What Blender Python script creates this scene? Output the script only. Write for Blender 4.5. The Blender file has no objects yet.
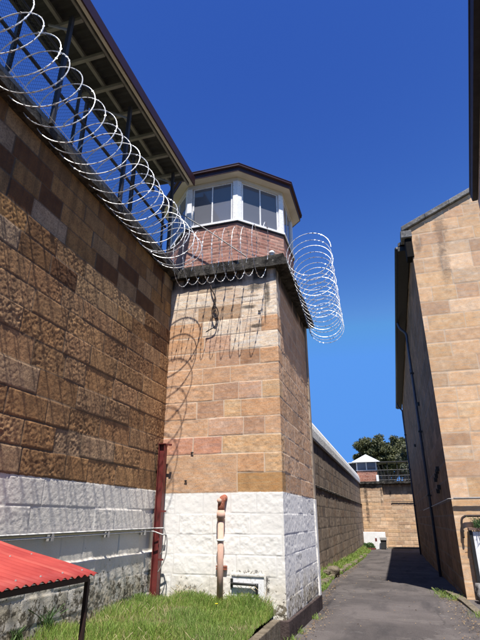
import bpy, math, random
import numpy as np
from math import radians as R, pi, sin, cos
random.seed(7)
rng = np.random.default_rng(11)
SC = bpy.context.scene
COL = SC.collection

# ------------------------------------------------------------------ camera
cam = bpy.data.cameras.new('camera')
cam.sensor_fit = 'VERTICAL'; cam.sensor_height = 36.0
cam.lens = 36.0 * 478.6 / 640.0
cam.clip_start = 0.05; cam.clip_end = 3000
camo = bpy.data.objects.new('camera', cam); COL.objects.link(camo)
camo.location = (0, 0, 1.6)
camo.rotation_euler = (R(90 + 22.5), 0, R(16.8))
SC.camera = camo

# ------------------------------------------------------------------ sky, sun
SUN_AZ, SUN_EL = 160.5, 66.0           # degrees clockwise from +Y, elevation
w = bpy.data.worlds.new('World'); SC.world = w; w.use_nodes = True
nt = w.node_tree; nt.nodes.clear()
sky = nt.nodes.new('ShaderNodeTexSky'); sky.sky_type = 'NISHITA'; sky.sun_disc = False
sky.sun_elevation = R(SUN_EL); sky.sun_rotation = R(SUN_AZ)
sky.air_density = 1.0; sky.dust_density = 0.0; sky.ozone_density = 6.0
bg = nt.nodes.new('ShaderNodeBackground'); bg.inputs[1].default_value = 0.1
wo = nt.nodes.new('ShaderNodeOutputWorld')
sep = nt.nodes.new('ShaderNodeSeparateColor'); com = nt.nodes.new('ShaderNodeCombineColor'); nt.links.new(sky.outputs[0], sep.inputs[0])
for i, (p, a, mx) in enumerate([(2.5, .50, .60), (2.3, .335, 1.85), (1.25, .74, 4.9)]):     # deep, dry-air blue: steeper fall-off towards the zenith
    n1 = nt.nodes.new('ShaderNodeMath'); n1.operation = 'POWER'; n1.inputs[1].default_value = p; nt.links.new(sep.outputs[i], n1.inputs[0])
    n2 = nt.nodes.new('ShaderNodeMath'); n2.operation = 'MULTIPLY'; n2.inputs[1].default_value = a; nt.links.new(n1.outputs[0], n2.inputs[0])
    n3 = nt.nodes.new('ShaderNodeMath'); n3.operation = 'MINIMUM'; n3.inputs[1].default_value = mx; nt.links.new(n2.outputs[0], n3.inputs[0]); nt.links.new(n3.outputs[0], com.inputs[i])
nt.links.new(com.outputs[0], bg.inputs[0]); nt.links.new(bg.outputs[0], wo.inputs[0])
sl = bpy.data.lights.new('sun', 'SUN'); sl.energy = 5.0; sl.angle = R(0.5); sl.color = (1.0, 0.955, 0.90)
so = bpy.data.objects.new('sun', sl); COL.objects.link(so)
so.rotation_euler = (R(90 - SUN_EL), 0, R(180 - SUN_AZ)); so.location = (6, -12, 30)
SC.view_settings.view_transform = 'Standard'; SC.view_settings.look = 'None'
SC.view_settings.exposure = 0.82; SC.view_settings.gamma = 1.0
SC.view_settings.use_curve_mapping = False
SC.cycles.max_bounces = 6

# ------------------------------------------------------------------ material helpers
class NT:
    def __init__(s, name):
        s.m = bpy.data.materials.new(name); s.m.use_nodes = True
        s.t = s.m.node_tree; s.t.nodes.clear()
        s.out = s.t.nodes.new('ShaderNodeOutputMaterial')
    def n(s, typ, **kw):
        o = s.t.nodes.new(typ)
        for k, v in kw.items(): setattr(o, k, v)
        return o
    def l(s, a, b): s.t.links.new(a, b)
    def val(s, x, sock):
        if isinstance(x, (int, float)): sock.default_value = x
        elif isinstance(x, tuple): sock.default_value = x if len(x) == 4 else (*x, 1)
        else: s.l(x, sock)
    def pos(s, scale=(1, 1, 1), obj=True):
        tc = s.n('ShaderNodeTexCoord') if obj else s.n('ShaderNodeNewGeometry')
        mp = s.n('ShaderNodeMapping'); mp.inputs['Scale'].default_value = scale
        s.l(tc.outputs['Object' if obj else 'Position'], mp.inputs[0]); return mp.outputs[0]
    def noise(s, vec, scale, detail=4, rough=.55):
        o = s.n('ShaderNodeTexNoise'); s.l(vec, o.inputs['Vector'])
        o.inputs['Scale'].default_value = scale; o.inputs['Detail'].default_value = detail
        o.inputs['Roughness'].default_value = rough; return o.outputs[0]
    def ramp(s, fac, stops):
        o = s.n('ShaderNodeValToRGB'); s.l(fac, o.inputs[0]); e = o.color_ramp.elements
        while len(e) < len(stops): e.new(.5)
        for q, (p, c) in zip(e, stops):
            q.position = p; q.color = (c, c, c, 1) if isinstance(c, (int, float)) else (*c, 1)
        return o.outputs[0]
    def mix(s, fac, a, b, mode='MIX'):
        o = s.n('ShaderNodeMix', data_type='RGBA', blend_type=mode)
        s.val(fac, o.inputs[0]); s.val(a, o.inputs[6]); s.val(b, o.inputs[7]); return o.outputs[2]
    def math(s, op, a, b=0.0, c=None):
        o = s.n('ShaderNodeMath', operation=op); s.val(a, o.inputs[0]); s.val(b, o.inputs[1])
        if c is not None: s.val(c, o.inputs[2])
        return o.outputs[0]
    def z(s):
        g = s.n('ShaderNodeNewGeometry'); x = s.n('ShaderNodeSeparateXYZ'); s.l(g.outputs['Position'], x.inputs[0]); return x.outputs
    def bsdf(s, col, rough=.8, bump=None, bstr=.4, bdist=.01, metal=0.0, spec=.3):
        b = s.n('ShaderNodeBsdfPrincipled'); s.val(col, b.inputs['Base Color']); s.val(rough, b.inputs['Roughness'])
        s.val(metal, b.inputs['Metallic']); b.inputs['Specular IOR Level'].default_value = spec
        if bump is not None:
            bp = s.n('ShaderNodeBump'); bp.inputs['Strength'].default_value = bstr; bp.inputs['Distance'].default_value = bdist
            s.l(bump, bp.inputs['Height']); s.l(bp.outputs[0], b.inputs['Normal'])
        s.l(b.outputs[0], s.out.inputs[0]); s.b = b; return s.m

def plain(name, col, rough=.6, metal=0.0, var=.25, scale=9, rust=None, bstr=.15, spec=.4):
    k = NT(name); v = k.pos(obj=False)
    n1 = k.noise(v, scale, 6); n2 = k.noise(v, scale * 6, 3)
    c = k.mix(k.ramp(n1, [(.3, 0), (.7, 1)]), tuple(x * (1 - var) for x in col), tuple(min(1, x * (1 + var * .6)) for x in col))
    if rust is not None: c = k.mix(k.ramp(n2, [(.56, 0), (.68, .8)]), c, rust)
    return k.bsdf(c, rough, n2, bstr, .004, metal, spec)

def stone(name, mortar, strata=0.0, streak=0.0, streak_col=(.03, .025, .02), grain=.35, paint=None, dirt_z=None, blotch=None, crust_shade=None, bstr=.5, soft=.8, marks=None):
    k = NT(name)
    at = k.n('ShaderNodeAttribute', attribute_name='blk')
    v = k.pos(obj=False); vs = k.pos((.9, .9, 8), obj=False); vv = k.pos((5.5, 5.5, .5), obj=False)
    fine = k.noise(v, 45, 5, .7); mid = k.noise(v, 6, 5); big = k.noise(v, .9, 4)
    c = k.mix(k.ramp(mid, [(.3, 0), (.72, 1)]), k.mix(1.0, at.outputs[0], (.72, .68, .66), 'MULTIPLY'), k.mix(1.0, at.outputs[0], (1.12, 1.1, 1.05), 'MULTIPLY'))
    if strata:
        st = k.noise(vs, 1.6, 6, .6)
        c = k.mix(k.ramp(st, [(.42, 0), (.5, strata), (.55, 0), (.62, strata * .7), (.68, 0)]), c, k.mix(1.0, at.outputs[0], (1.02, .80, .58), 'MULTIPLY'))
    c = k.mix(k.math('MULTIPLY', k.ramp(fine, [(.35, 1), (.55, 0)]), grain), c, (.06, .04, .03))
    c = k.mix(k.ramp(at.outputs['Alpha'], [(0, 1), (.9, 0)]), c, mortar)
    if streak:
        sn = k.noise(vv, 1.3, 5, .6)
        c = k.mix(k.math('MULTIPLY', k.ramp(sn, [(.48, 0), (.66, 1)]), streak), c, streak_col)
    pit = k.n('ShaderNodeTexVoronoi'); k.l(v, pit.inputs['Vector']); pit.inputs['Scale'].default_value = 17
    pm = k.math('MULTIPLY', k.ramp(pit.outputs['Distance'], [(.06, 1), (.16, 0)]), k.ramp(k.noise(v, 2.2, 3), [(.5, 0), (.62, .8)]))
    c = k.mix(pm, c, (.09, .06, .04))
    P = k.z()
    if crust_shade:                                        # black lichen crust hanging down from a height; on the tower, painted ledge shadow
        z0, z1, amt = crust_shade
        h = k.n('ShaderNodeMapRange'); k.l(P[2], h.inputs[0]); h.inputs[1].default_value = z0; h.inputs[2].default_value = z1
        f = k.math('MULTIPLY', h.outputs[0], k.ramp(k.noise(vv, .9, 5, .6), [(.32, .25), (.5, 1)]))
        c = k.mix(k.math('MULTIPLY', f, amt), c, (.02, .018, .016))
    if blotch:                                       # local black stains, (x, y, z, rx, rz)
        for (bx, by, bz, rx, rz) in blotch:
            dx = k.math('DIVIDE', k.math('SUBTRACT', P[0], bx), rx); dz = k.math('DIVIDE', k.math('SUBTRACT', P[2], bz), rz)
            dy = k.math('DIVIDE', k.math('SUBTRACT', P[1], by), .7)
            d = k.math('ADD', k.math('ADD', k.math('MULTIPLY', dx, dx), k.math('MULTIPLY', dz, dz)), k.math('MULTIPLY', dy, dy))
            d = k.math('ADD', d, k.math('MULTIPLY', k.math('SUBTRACT', k.noise(v, 5, 5, .7), .5), 3.2))
            c = k.mix(k.ramp(d, [(.0, soft), (1.0 if soft > .7 else 1.3, 0)]), c, (.03, .025, .022) if soft > .7 else (.10, .07, .055))
    rough = .9
    if paint:
        ztop, lo, col = paint
        edge = k.math('ADD', P[2], k.math('MULTIPLY', k.math('SUBTRACT', k.noise(v, 14, 6, .7), .5), .045))
        isp = k.math('LESS_THAN', edge, ztop)
        chip = k.noise(v, 11, 8, .72)
        hz = k.n('ShaderNodeMapRange'); k.l(P[2], hz.inputs[0]); hz.inputs[1].default_value = lo; hz.inputs[2].default_value = lo + .75
        hz.inputs[3].default_value = 1; hz.inputs[4].default_value = 0
        thr = k.math('MULTIPLY_ADD', hz.outputs[0], -.19, .70)
        keep = k.math('LESS_THAN', chip, thr)
        pc = k.mix(k.ramp(big, [(.3, 0), (.7, 1)]), col, tuple(x * .86 for x in col))
        pc = k.mix(k.math('MULTIPLY', k.ramp(k.noise(v, 3, 6, .6), [(.33, 0), (.58, 1)]), k.math('MULTIPLY', hz.outputs[0], .9)), pc, (.40, .34, .22))
        pc = k.mix(k.math('MULTIPLY', k.ramp(at.outputs['Alpha'], [(0, 1), (.6, 0)]), .25), pc, (.3, .3, .3))
        bare = k.mix(k.ramp(mid, [(.4, 0), (.6, 1)]), (.20, .17, .12), (.10, .085, .06))
        pc = k.mix(keep, bare, pc)
        c = k.mix(isp, c, pc)
    for (bx, by, bz, rx, rz) in (marks or []):       # black scuffs and old fixings on the paint
        e_ = []
        for q_, b_, r_ in ((P[0], bx, rx), (P[1], by, .45), (P[2], bz, rz)):
            d1 = k.math('DIVIDE', k.math('SUBTRACT', q_, b_), r_); e_.append(k.math('MULTIPLY', d1, d1))
        d = k.math('ADD', k.math('ADD', e_[0], e_[1]), e_[2])
        d = k.math('ADD', d, k.math('MULTIPLY', k.math('SUBTRACT', k.noise(v, 16, 6, .75), .42), 6.5))
        c = k.mix(k.ramp(d, [(.3, .85), (.7, 0)]), c, (.05, .045, .04))
    bump = k.math('ADD', fine, k.math('MULTIPLY', mid, 1.2))
    return k.bsdf(c, rough, bump, bstr, .006, spec=.2)

# ------------------------------------------------------------------ object helpers
def tag(o, label=None, cat=None, group=None, kind=None):
    if label: o['label'] = label
    if cat: o['category'] = cat
    if group: o['group'] = group
    if kind: o['kind'] = kind
    return o
def empty(name, loc=(0, 0, 0)):
    o = bpy.data.objects.new(name, None); COL.objects.link(o); o.location = loc; o.empty_display_size = .2; return o
def link(name, me, mat, parent=None, smooth=False):
    me.materials.append(mat); o = bpy.data.objects.new(name, me); COL.objects.link(o)
    if parent is not None:
        o.parent = parent
        L = np.array(chain_loc(parent)); 
        if len(me.vertices) and np.any(L):
            a = np.empty(len(me.vertices) * 3, 'f'); me.vertices.foreach_get('co', a)
            a = (a.reshape(-1, 3) - L).astype('f').ravel(); me.vertices.foreach_set('co', a)
    if smooth: me.polygons.foreach_set('use_smooth', [True] * len(me.polygons))
    me.update(); return o
def chain_loc(p):
    v = np.zeros(3)
    while p is not None: v += np.array(p.location); p = p.parent
    return v
def np_mesh(name, V, F):
    me = bpy.data.meshes.new(name); V = np.asarray(V, 'f'); F = np.asarray(F, 'i'); k = F.shape[1]
    me.vertices.add(len(V)); me.vertices.foreach_set('co', V.ravel())
    me.loops.add(F.size); me.loops.foreach_set('vertex_index', F.ravel())
    me.polygons.add(len(F)); me.polygons.foreach_set('loop_start', np.arange(0, F.size, k, dtype='i'))
    me.polygons.foreach_set('loop_total', np.full(len(F), k, 'i'))
    me.update(calc_edges=True); return me
class MB:
    """collects boxes, tubes and prisms, world coordinates"""
    def __init__(s): s.V = []; s.F = []
    def add(s, V, F):
        b = len(s.V); s.V += [tuple(map(float, v)) for v in V]; s.F += [tuple(i + b for i in f) for f in F]; return s
    def box(s, x0, x1, y0, y1, z0, z1):
        return s.add([(x0, y0, z0), (x1, y0, z0), (x1, y1, z0), (x0, y1, z0), (x0, y0, z1), (x1, y0, z1), (x1, y1, z1), (x0, y1, z1)],
                     [(0, 3, 2, 1), (4, 5, 6, 7), (0, 1, 5, 4), (1, 2, 6, 5), (2, 3, 7, 6), (3, 0, 4, 7)])
    def bar(s, a, b, w_, h, up=(0, 0, 1)):
        a = np.array(a, float); b = np.array(b, float); d = b - a; d /= np.linalg.norm(d); u = np.array(up, float)
        if abs(d @ u) > .99: u = np.array((1., 0, 0))
        r = np.cross(d, u); r /= np.linalg.norm(r); u = np.cross(r, d); V = []
        for p in (a, b):
            for i, j in ((-1, -1), (1, -1), (1, 1), (-1, 1)): V.append(p + r * i * w_ / 2 + u * j * h / 2)
        return s.add(V, [(3, 2, 1, 0), (4, 5, 6, 7), (0, 1, 5, 4), (1, 2, 6, 5), (2, 3, 7, 6), (3, 0, 4, 7)])
    def tube(s, pts, r, n=8, cap=True):
        P = np.array(pts, float); T = np.gradient(P, axis=0); T /= np.linalg.norm(T, axis=1)[:, None] + 1e-12
        rr = np.full(len(P), r) if np.isscalar(r) else np.array(r)
        u = np.cross(T[0], (0, 0, 1.)); 
        if np.linalg.norm(u) < .05: u = np.cross(T[0], (1., 0, 0))
        u /= np.linalg.norm(u); V = []; 
        for i in range(len(P)):
            u = u - T[i] * (u @ T[i]); u /= np.linalg.norm(u); q = np.cross(T[i], u)
            for j in range(n):
                a = 2 * pi * j / n; V.append(P[i] + (u * cos(a) + q * sin(a)) * rr[i])
        F = [(i * n + j, i * n + (j + 1) % n, (i + 1) * n + (j + 1) % n, (i + 1) * n + j) for i in range(len(P) - 1) for j in range(n)]
        if cap: F += [tuple(range(n))[::-1], tuple(range((len(P) - 1) * n, len(P) * n))]
        return s.add(V, F)
    def prism(s, poly, off):
        n = len(poly); off = np.array(off, float); V = [np.array(p, float) for p in poly] + [np.array(p, float) + off for p in poly]
        return s.add(V, [tuple(range(n))[::-1], tuple(range(n, 2 * n))] + [(i, (i + 1) % n, n + (i + 1) % n, n + i) for i in range(n)])
    def build(s, name, mat, parent=None, smooth=False, bevel=0):
        me = bpy.data.meshes.new(name); me.from_pydata(s.V, [], s.F)
        import bmesh
        bm = bmesh.new(); bm.from_mesh(me); bmesh.ops.recalc_face_normals(bm, faces=bm.faces); bm.to_mesh(me); bm.free()
        o = link(name, me, mat, parent, smooth)
        if bevel:
            m = o.modifiers.new('bevel', 'BEVEL'); m.width = bevel; m.segments = 2; m.limit_method = 'ANGLE'
        return o

_lat = {}
def vnoise(U, V, seed):
    if seed not in _lat: _lat[seed] = np.random.default_rng(seed).random((256, 256))
    L = _lat[seed]; iu = np.floor(U).astype(int); iv = np.floor(V).astype(int); fu = U - iu; fv = V - iv
    fu = fu * fu * (3 - 2 * fu); fv = fv * fv * (3 - 2 * fv)
    a = L[iu % 256, iv % 256]; b = L[(iu + 1) % 256, iv % 256]; c = L[iu % 256, (iv + 1) % 256]; d = L[(iu + 1) % 256, (iv + 1) % 256]
    return (a * (1 - fu) + b * fu) * (1 - fv) + (c * (1 - fu) + d * fu) * fv - .5
def fbm(U, V, f, o, seed):
    r = 0; a = 1.
    for i in range(o): r = r + a * vnoise(U * f + 17.3 * i, V * f + 5.1 * i, seed + i); f *= 2.03; a *= .55
    return r
def sstep(x, a, b): t = np.clip((x - a) / (b - a), 0, 1); return t * t * (3 - 2 * t)

def masonry(name, u, v, place, courses, blen, pal, mat, parent=None, jw=.014, jd=.012, amp=.004, nf=9, off=.004, manual=None, merge=None, seed=1, ampfn=None, margin=.02, edge_fix=None):
    """a dressed stone face: u, v sample positions; place(U, V, D) -> world xyz; relief and joints are real displacement"""
    rs = np.random.default_rng(seed); U, V = np.meshgrid(u, v, indexing='ij')
    ph = (fbm(U, V, 2.1, 2, seed + 70)) * .012
    Uj = U + ph; Vj = V + fbm(U, V, 1.3, 2, seed + 80) * .012
    col = np.zeros(U.shape + (4,)); dist = np.full(U.shape, 9.); offm = np.zeros(U.shape); amod = np.ones(U.shape)
    k = np.clip(np.searchsorted(courses, Vj.ravel()).reshape(V.shape) - 1, 0, len(courses) - 2)
    cz = np.array(courses)
    u0, u1 = u[0], u[-1]
    for ci in range(len(courses) - 1):
        m = k == ci
        if not m.any(): continue
        js = None; cols = {}
        if manual and ci in manual:
            mj = manual[ci]; js = [u0 - .2] + [x for x, _ in mj]; cols = {i: c for i, (x, c) in enumerate(mj)}
        else: js = [u0 - rs.uniform(.05, blen[0])]
        while js[-1] < u1 + .1: js.append(js[-1] + rs.uniform(*blen))
        js = np.array(js); nb = len(js)
        bc = np.array([pal[rs.integers(len(pal))] for _ in range(nb)]) * rs.uniform(.85, 1.15, (nb, 1))
        for i, c in cols.items():
            if c is not None: bc[i] = c
        bo = rs.uniform(-off, off, nb); ba = rs.uniform(.5, 1.3, nb)
        ui = Uj[m]; b = np.clip(np.searchsorted(js, ui) - 1, 0, nb - 2)
        du = np.minimum(ui - js[b], js[b + 1] - ui); vi = Vj[m]; dv = np.minimum(vi - cz[ci], cz[ci + 1] - vi)
        dist[m] = np.minimum(np.abs(du), np.abs(dv)); col[m, :3] = bc[b]; offm[m] = bo[b]; amod[m] = ba[b]
    for (a, b_, c, d, cc) in (merge or []):
        m = (U > a) & (U < b_) & (V > c) & (V < d)
        dist[m] = np.minimum(np.minimum(U[m] - a, b_ - U[m]) if a > u0 else b_ - U[m], np.minimum(V[m] - c, d - V[m])); col[m, :3] = cc; offm[m] = 0
    mask = sstep(dist, jw * .35, jw * .8)
    col[..., 3] = mask
    A = amp if ampfn is None else amp * ampfn(U, V)
    D = offm * mask - jd * (1 - mask) + A * amod * fbm(U, V, nf, 4, seed + 5) * sstep(dist, jw * .5, jw * .5 + margin)
    D = D + .25 * jd * (1 - mask) * fbm(U, V, 30, 2, seed + 9)
    if edge_fix is not None: D = D * edge_fix(U)
    P = place(U, V, D).reshape(-1, 3)
    nu, nv = len(u), len(v); I = np.arange(nu * nv).reshape(nu, nv)
    F = np.stack([I[:-1, :-1], I[1:, :-1], I[1:, 1:], I[:-1, 1:]], -1).reshape(-1, 4)
    me = np_mesh(name, P, F)
    at = me.attributes.new('blk', 'FLOAT_COLOR', 'POINT'); at.data.foreach_set('color', col.reshape(-1).astype('f'))
    return link(name, me, mat, parent, True)

# ------------------------------------------------------------------ materials
TAN = [(.52, .37, .24)]
BRN = [(.41, .235, .11), (.39, .22, .10), (.42, .25, .125), (.34, .185, .085), (.41, .25, .13), (.39, .215, .095), (.42, .28, .165), (.40, .23, .105), (.41, .235, .115), (.37, .205, .09)]
GAB = [(.61, .45, .31), (.65, .49, .35), (.60, .43, .29), (.62, .45, .29), (.52, .37, .26), (.67, .52, .38), (.63, .46, .31)]
GRY = [(.42, .345, .275), (.38, .31, .25), (.45, .37, .29), (.30, .25, .21), (.40, .32, .25), (.36, .27, .20)]
M_left = stone('brown_rough_sandstone', (.13, .09, .06), strata=.12, streak=.38, grain=.6, paint=(2.085, .5, (.74, .69, .60)), bstr=.8)
M_tower = stone('tower_sandstone', (.58, .46, .34), strata=.85, streak=.10, streak_col=(.12, .07, .04), grain=.3, paint=(2.04, .14, (.84, .815, .76)),
                blotch=[(-2.36, 8.95, 6.2, .36, .10), (-2.1, 8.95, 6.05, .08, .4), (-2.5, 8.95, 5.75, .22, .05), (-2.35, 8.95, 5.3, .2, .05), (-3.25, 8.95, 6.3, .25, .05), (-2.55, 8.95, 6.0, .3, .03), (-2.15, 8.95, 5.75, .03, .5)], crust_shade=(6.22, 6.42, .95), marks=[(-2.5, 8.95, .74, .4, .06), (-2.22, 8.95, .55, .07, .3), (-2.6, 8.95, .27, .5, .08), (-2.88, 8.95, .5, .05, .25), (-3.6, 8.95, .48, .12, .06), (-1.9, 10.3, .9, .3, .10), (-1.9, 12.2, 1.75, .3, .08)], bstr=.35)  # top band blackened in the stone colour to deepen the ledge's shadow
M_gable = stone('gable_sandstone', (.52, .41, .30), strata=.9, grain=.2, soft=.55, blotch=[(2.57, 15.6, 11.0, .26, 1.0), (2.5, 15.6, 9.5, .22, .9), (1.80, 15.6, 10.4, .16, .4)], bstr=.3)
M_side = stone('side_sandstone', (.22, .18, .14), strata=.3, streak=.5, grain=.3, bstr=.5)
M_grey = stone('weathered_wall_stone', (.12, .10, .08), crust_shade=(3.9, 4.9, .55), strata=.2, streak=.5, grain=.4, bstr=.7)
M_end = stone('end_wall_stone', (.42, .32, .22), strata=.6, streak=.15, grain=.3, crust_shade=(3.6, 4.8, .8),
              blotch=[(-2.55, 50, 3.9, .22, 1.5), (-2.5, 50, 2.2, .2, 1.6), (-1.1, 50, 3.9, .15, .5), (-.3, 50, 3.8, .12, .4), (-1.9, 50, 4.4, .9, .25), (-1.15, 50, 3.0, .1, .3)], bstr=.4)
M_brick = stone('pink_brick', (.44, .28, .22), grain=.3, streak=.2, streak_col=(.35, .28, .22), bstr=.4)
def lichen(name, a, b, c, scale=4):
    k = NT(name); v = k.pos(obj=False); n = k.noise(v, scale, 8, .7); n2 = k.noise(v, scale * 5, 5, .7)
    col = k.mix(k.ramp(n, [(.42, 0), (.58, 1)]), a, b); col = k.mix(k.ramp(n2, [(.58, 0), (.68, 1)]), col, c)
    return k.bsdf(col, .95, k.math('ADD', n, n2), .8, .02, spec=.1)
M_crust = lichen('black_crusted_stone', (.022, .020, .018), (.075, .068, .058), (.16, .15, .13), 3)
M_coping = lichen('grey_coping_stone', (.12, .115, .11), (.26, .25, .24), (.05, .05, .05), 2.5)
M_whitecap = lichen('white_coping', (.75, .75, .74), (.60, .59, .57), (.20, .18, .16), 3)
M_maroon = plain('maroon_paint', (.032, .007, .010), .5, var=.3, scale=3)
M_cream = plain('cream_paint', (.62, .56, .46), .6, var=.12, scale=2)
M_white = plain('white_paint', (.80, .80, .80), .5, var=.08, scale=4, rust=(.55, .52, .47))
M_steel = plain('dark_steel', (.045, .043, .045), .55, metal=.3, var=.3)
M_beam = plain('pale_primed_steel', (.22, .21, .19), .6, var=.25, scale=5)
M_deck = plain('dark_roof_sheet', (.045, .043, .042), .7, var=.4, scale=2)
M_galv = plain('galvanised_wire', (.68, .68, .67), .45, metal=.35, var=.3, scale=20, spec=.6)
M_fence = plain('fence_wire', (.10, .10, .10), .5, metal=.5)
M_redpost = plain('red_brown_paint', (.145, .028, .025), .45, var=.3, scale=6, rust=(.10, .04, .025))
M_orange = plain('terracotta_paint', (.58, .37, .28), .8, var=.2, scale=5, rust=(.55, .40, .33), spec=.15)
M_orange2 = plain('dark_terracotta_paint', (.30, .10, .06), .8, var=.25, scale=7, rust=(.5, .30, .22), spec=.15)
M_pipe = plain('grey_conduit', (.42, .41, .39), .5, metal=.3, var=.2, scale=12, rust=(.2, .12, .07))
M_black = plain('black_iron', (.02, .02, .02), .5, var=.3)
M_rust = plain('rusty_cable', (.035, .022, .018), .8, var=.4)
M_conc = plain('concrete_strip', (.34, .27, .20), .85, var=.25, scale=3)
M_concw = plain('whitewashed_concrete', (.72, .69, .63), .85, var=.12, scale=5, rust=(.35, .33, .30))
M_plinth = lichen('dark_plinth', (.045, .033, .030), (.075, .055, .05), (.14, .12, .10), 4)
M_grip = plain('red_sheet_paint', (.30, .036, .032), .45, var=.18, scale=2.2, bstr=.1)
k = NT('red_sheet_paint'); v = k.pos(obj=False); vf = k.pos((1.2, 14, 1), obj=False)
c = k.mix(k.ramp(k.noise(v, 2.5, 6), [(.35, 0), (.65, 1)]), (.24, .026, .024), (.34, .05, .04)); c = k.mix(k.ramp(k.noise(vf, 1.0, 5, .6), [(.5, 0), (.7, .5)]), c, (.42, .12, .09))
c = k.mix(k.ramp(k.noise(v, 22, 6, .7), [(.66, 0), (.71, .9)]), c, (.13, .05, .03)); M_grip = k.bsdf(c, .6, k.noise(v, 9, 4), .15, .006, spec=.25)
M_brown = plain('dark_brown_paint', (.035, .018, .015), .55, var=.3)
M_bluepipe = plain('slate_blue_pipe', (.05, .07, .12), .5, var=.25)
M_greyroof = plain('light_metal_roof', (.62, .63, .65), .5, var=.1)
M_soffit = plain('brown_soffit', (.16, .10, .08), .7, var=.25, scale=4)
M_int = plain('dark_interior', (.03, .03, .032), .9)
M_blind = plain('grey_blind', (.22, .22, .23), .9, var=.1)
def glass(name, tint=(.10, .11, .14)):
    k = NT(name); g = k.n('ShaderNodeBsdfGlossy'); g.inputs['Roughness'].default_value = .03; g.inputs[0].default_value = (.9, .95, 1, 1)
    t = k.n('ShaderNodeBsdfTransparent'); t.inputs[0].default_value = (.55, .58, .62, 1)
    d = k.n('ShaderNodeBsdfDiffuse'); d.inputs[0].default_value = (*tint, 1)
    m1 = k.n('ShaderNodeMixShader'); m1.inputs[0].default_value = .5; k.l(t.outputs[0], m1.inputs[1]); k.l(d.outputs[0], m1.inputs[2])
    f = k.n('ShaderNodeFresnel'); f.inputs[0].default_value = 1.55
    m = k.n('ShaderNodeMixShader'); k.l(f.outputs[0], m.inputs[0]); k.l(m1.outputs[0], m.inputs[1]); k.l(g.outputs[0], m.inputs[2])
    k.l(m.outputs[0], k.out.inputs[0]); return k.m
M_glass = glass('dark_window_glass', (.27, .28, .32))
# asphalt
k = NT('asphalt'); v = k.pos(obj=False); vl = k.pos((1.6, .35, 1), obj=False)
c = k.mix(k.ramp(k.noise(v, .55, 5, .6), [(.38, 0), (.62, 1)]), (.062, .053, .049), (.105, .090, .083))
c = k.mix(k.ramp(k.noise(vl, 1.1, 5, .6), [(.5, 0), (.68, .7)]), c, (.030, .027, .027))
c = k.mix(k.ramp(k.noise(v, 2.6, 8, .75), [(.60, 0), (.70, .8)]), c, (.15, .14, .13))
sp = k.noise(v, 90, 2, .6); c = k.mix(k.ramp(sp, [(.56, 0), (.72, .5)]), c, (.17, .16, .155))
c = k.mix(k.ramp(k.noise(v, 60, 2), [(.32, .7), (.44, 0)]), c, (.02, .018, .018))
cw = k.n('ShaderNodeTexVoronoi', feature='DISTANCE_TO_EDGE'); vw = k.n('ShaderNodeMixRGB'); vw.inputs[0].default_value = .22; k.l(v, vw.inputs[1]); nc = k.n('ShaderNodeTexNoise'); nc.inputs['Scale'].default_value = 1.7; nc.inputs['Detail'].default_value = 5; k.l(v, nc.inputs['Vector']); k.l(nc.outputs['Color'], vw.inputs[2]); k.l(vw.outputs[0], cw.inputs['Vector']); cw.inputs['Scale'].default_value = .75
c = k.mix(k.math('MULTIPLY', k.ramp(cw.outputs['Distance'], [(.004, 1), (.012, 0)]), k.ramp(k.noise(v, .8, 2), [(.48, 0), (.6, .5)])), c, (.02, .018, .017))
c = k.mix(k.ramp(k.noise(v, .8, 7, .7), [(.57, 0), (.60, .45)]), c, (.12, .105, .095))
M_road = k.bsdf(c, .9, k.math('ADD', sp, k.noise(v, 4, 4)), .5, .012, spec=.25)
M_soil = lichen('soil', (.10, .075, .045), (.14, .11, .065), (.06, .05, .03), 3)
M_ground = lichen('dry_grass_ground', (.11, .12, .05), (.15, .13, .07), (.08, .10, .04), .3)
M_kerb = lichen('kerb_stone', (.11, .09, .065), (.18, .15, .11), (.06, .06, .04), 6)
def leafmat(name, ramp, rough=.55, trans=.3):
    k = NT(name); g = k.n('ShaderNodeNewGeometry')
    c = k.ramp(g.outputs['Random Per Island'], ramp); n = k.noise(k.pos(obj=False), 1.4, 4)
    c = k.mix(k.ramp(n, [(.35, 0), (.65, .5)]), c, k.mix(1., c, (1.25, 1.12, .7), 'MULTIPLY'))
    k.bsdf(c, rough, spec=.3); t = k.n('ShaderNodeBsdfTranslucent'); k.val(c, t.inputs[0]); m = k.n('ShaderNodeMixShader'); m.inputs[0].default_value = trans
    k.l(k.b.outputs[0], m.inputs[1]); k.l(t.outputs[0], m.inputs[2]); k.l(m.outputs[0], k.out.inputs[0]); return k.m
M_straw = plain('dry_straw', (.42, .34, .20), .9)
M_grass = leafmat('grass_blades', [(0, (.13, .22, .045)), (.4, (.21, .33, .075)), (.75, (.29, .41, .115)), (.93, (.40, .41, .18)), (1, (.44, .38, .20))], trans=.4)
M_leaf = leafmat('eucalypt_leaves', [(0, (.045, .055, .025)), (.5, (.08, .09, .042)), (1, (.14, .145, .07))], trans=.15)
M_leaf2 = leafmat('pale_leaves', [(0, (.09, .10, .06)), (.5, (.13, .14, .09)), (1, (.20, .20, .14))], trans=.15)
M_fern = leafmat('fern_leaves', [(0, (.05, .10, .04)), (1, (.10, .17, .07))])
M_bark = lichen('bark', (.12, .09, .07), (.20, .17, .14), (.06, .05, .04), 3)

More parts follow.
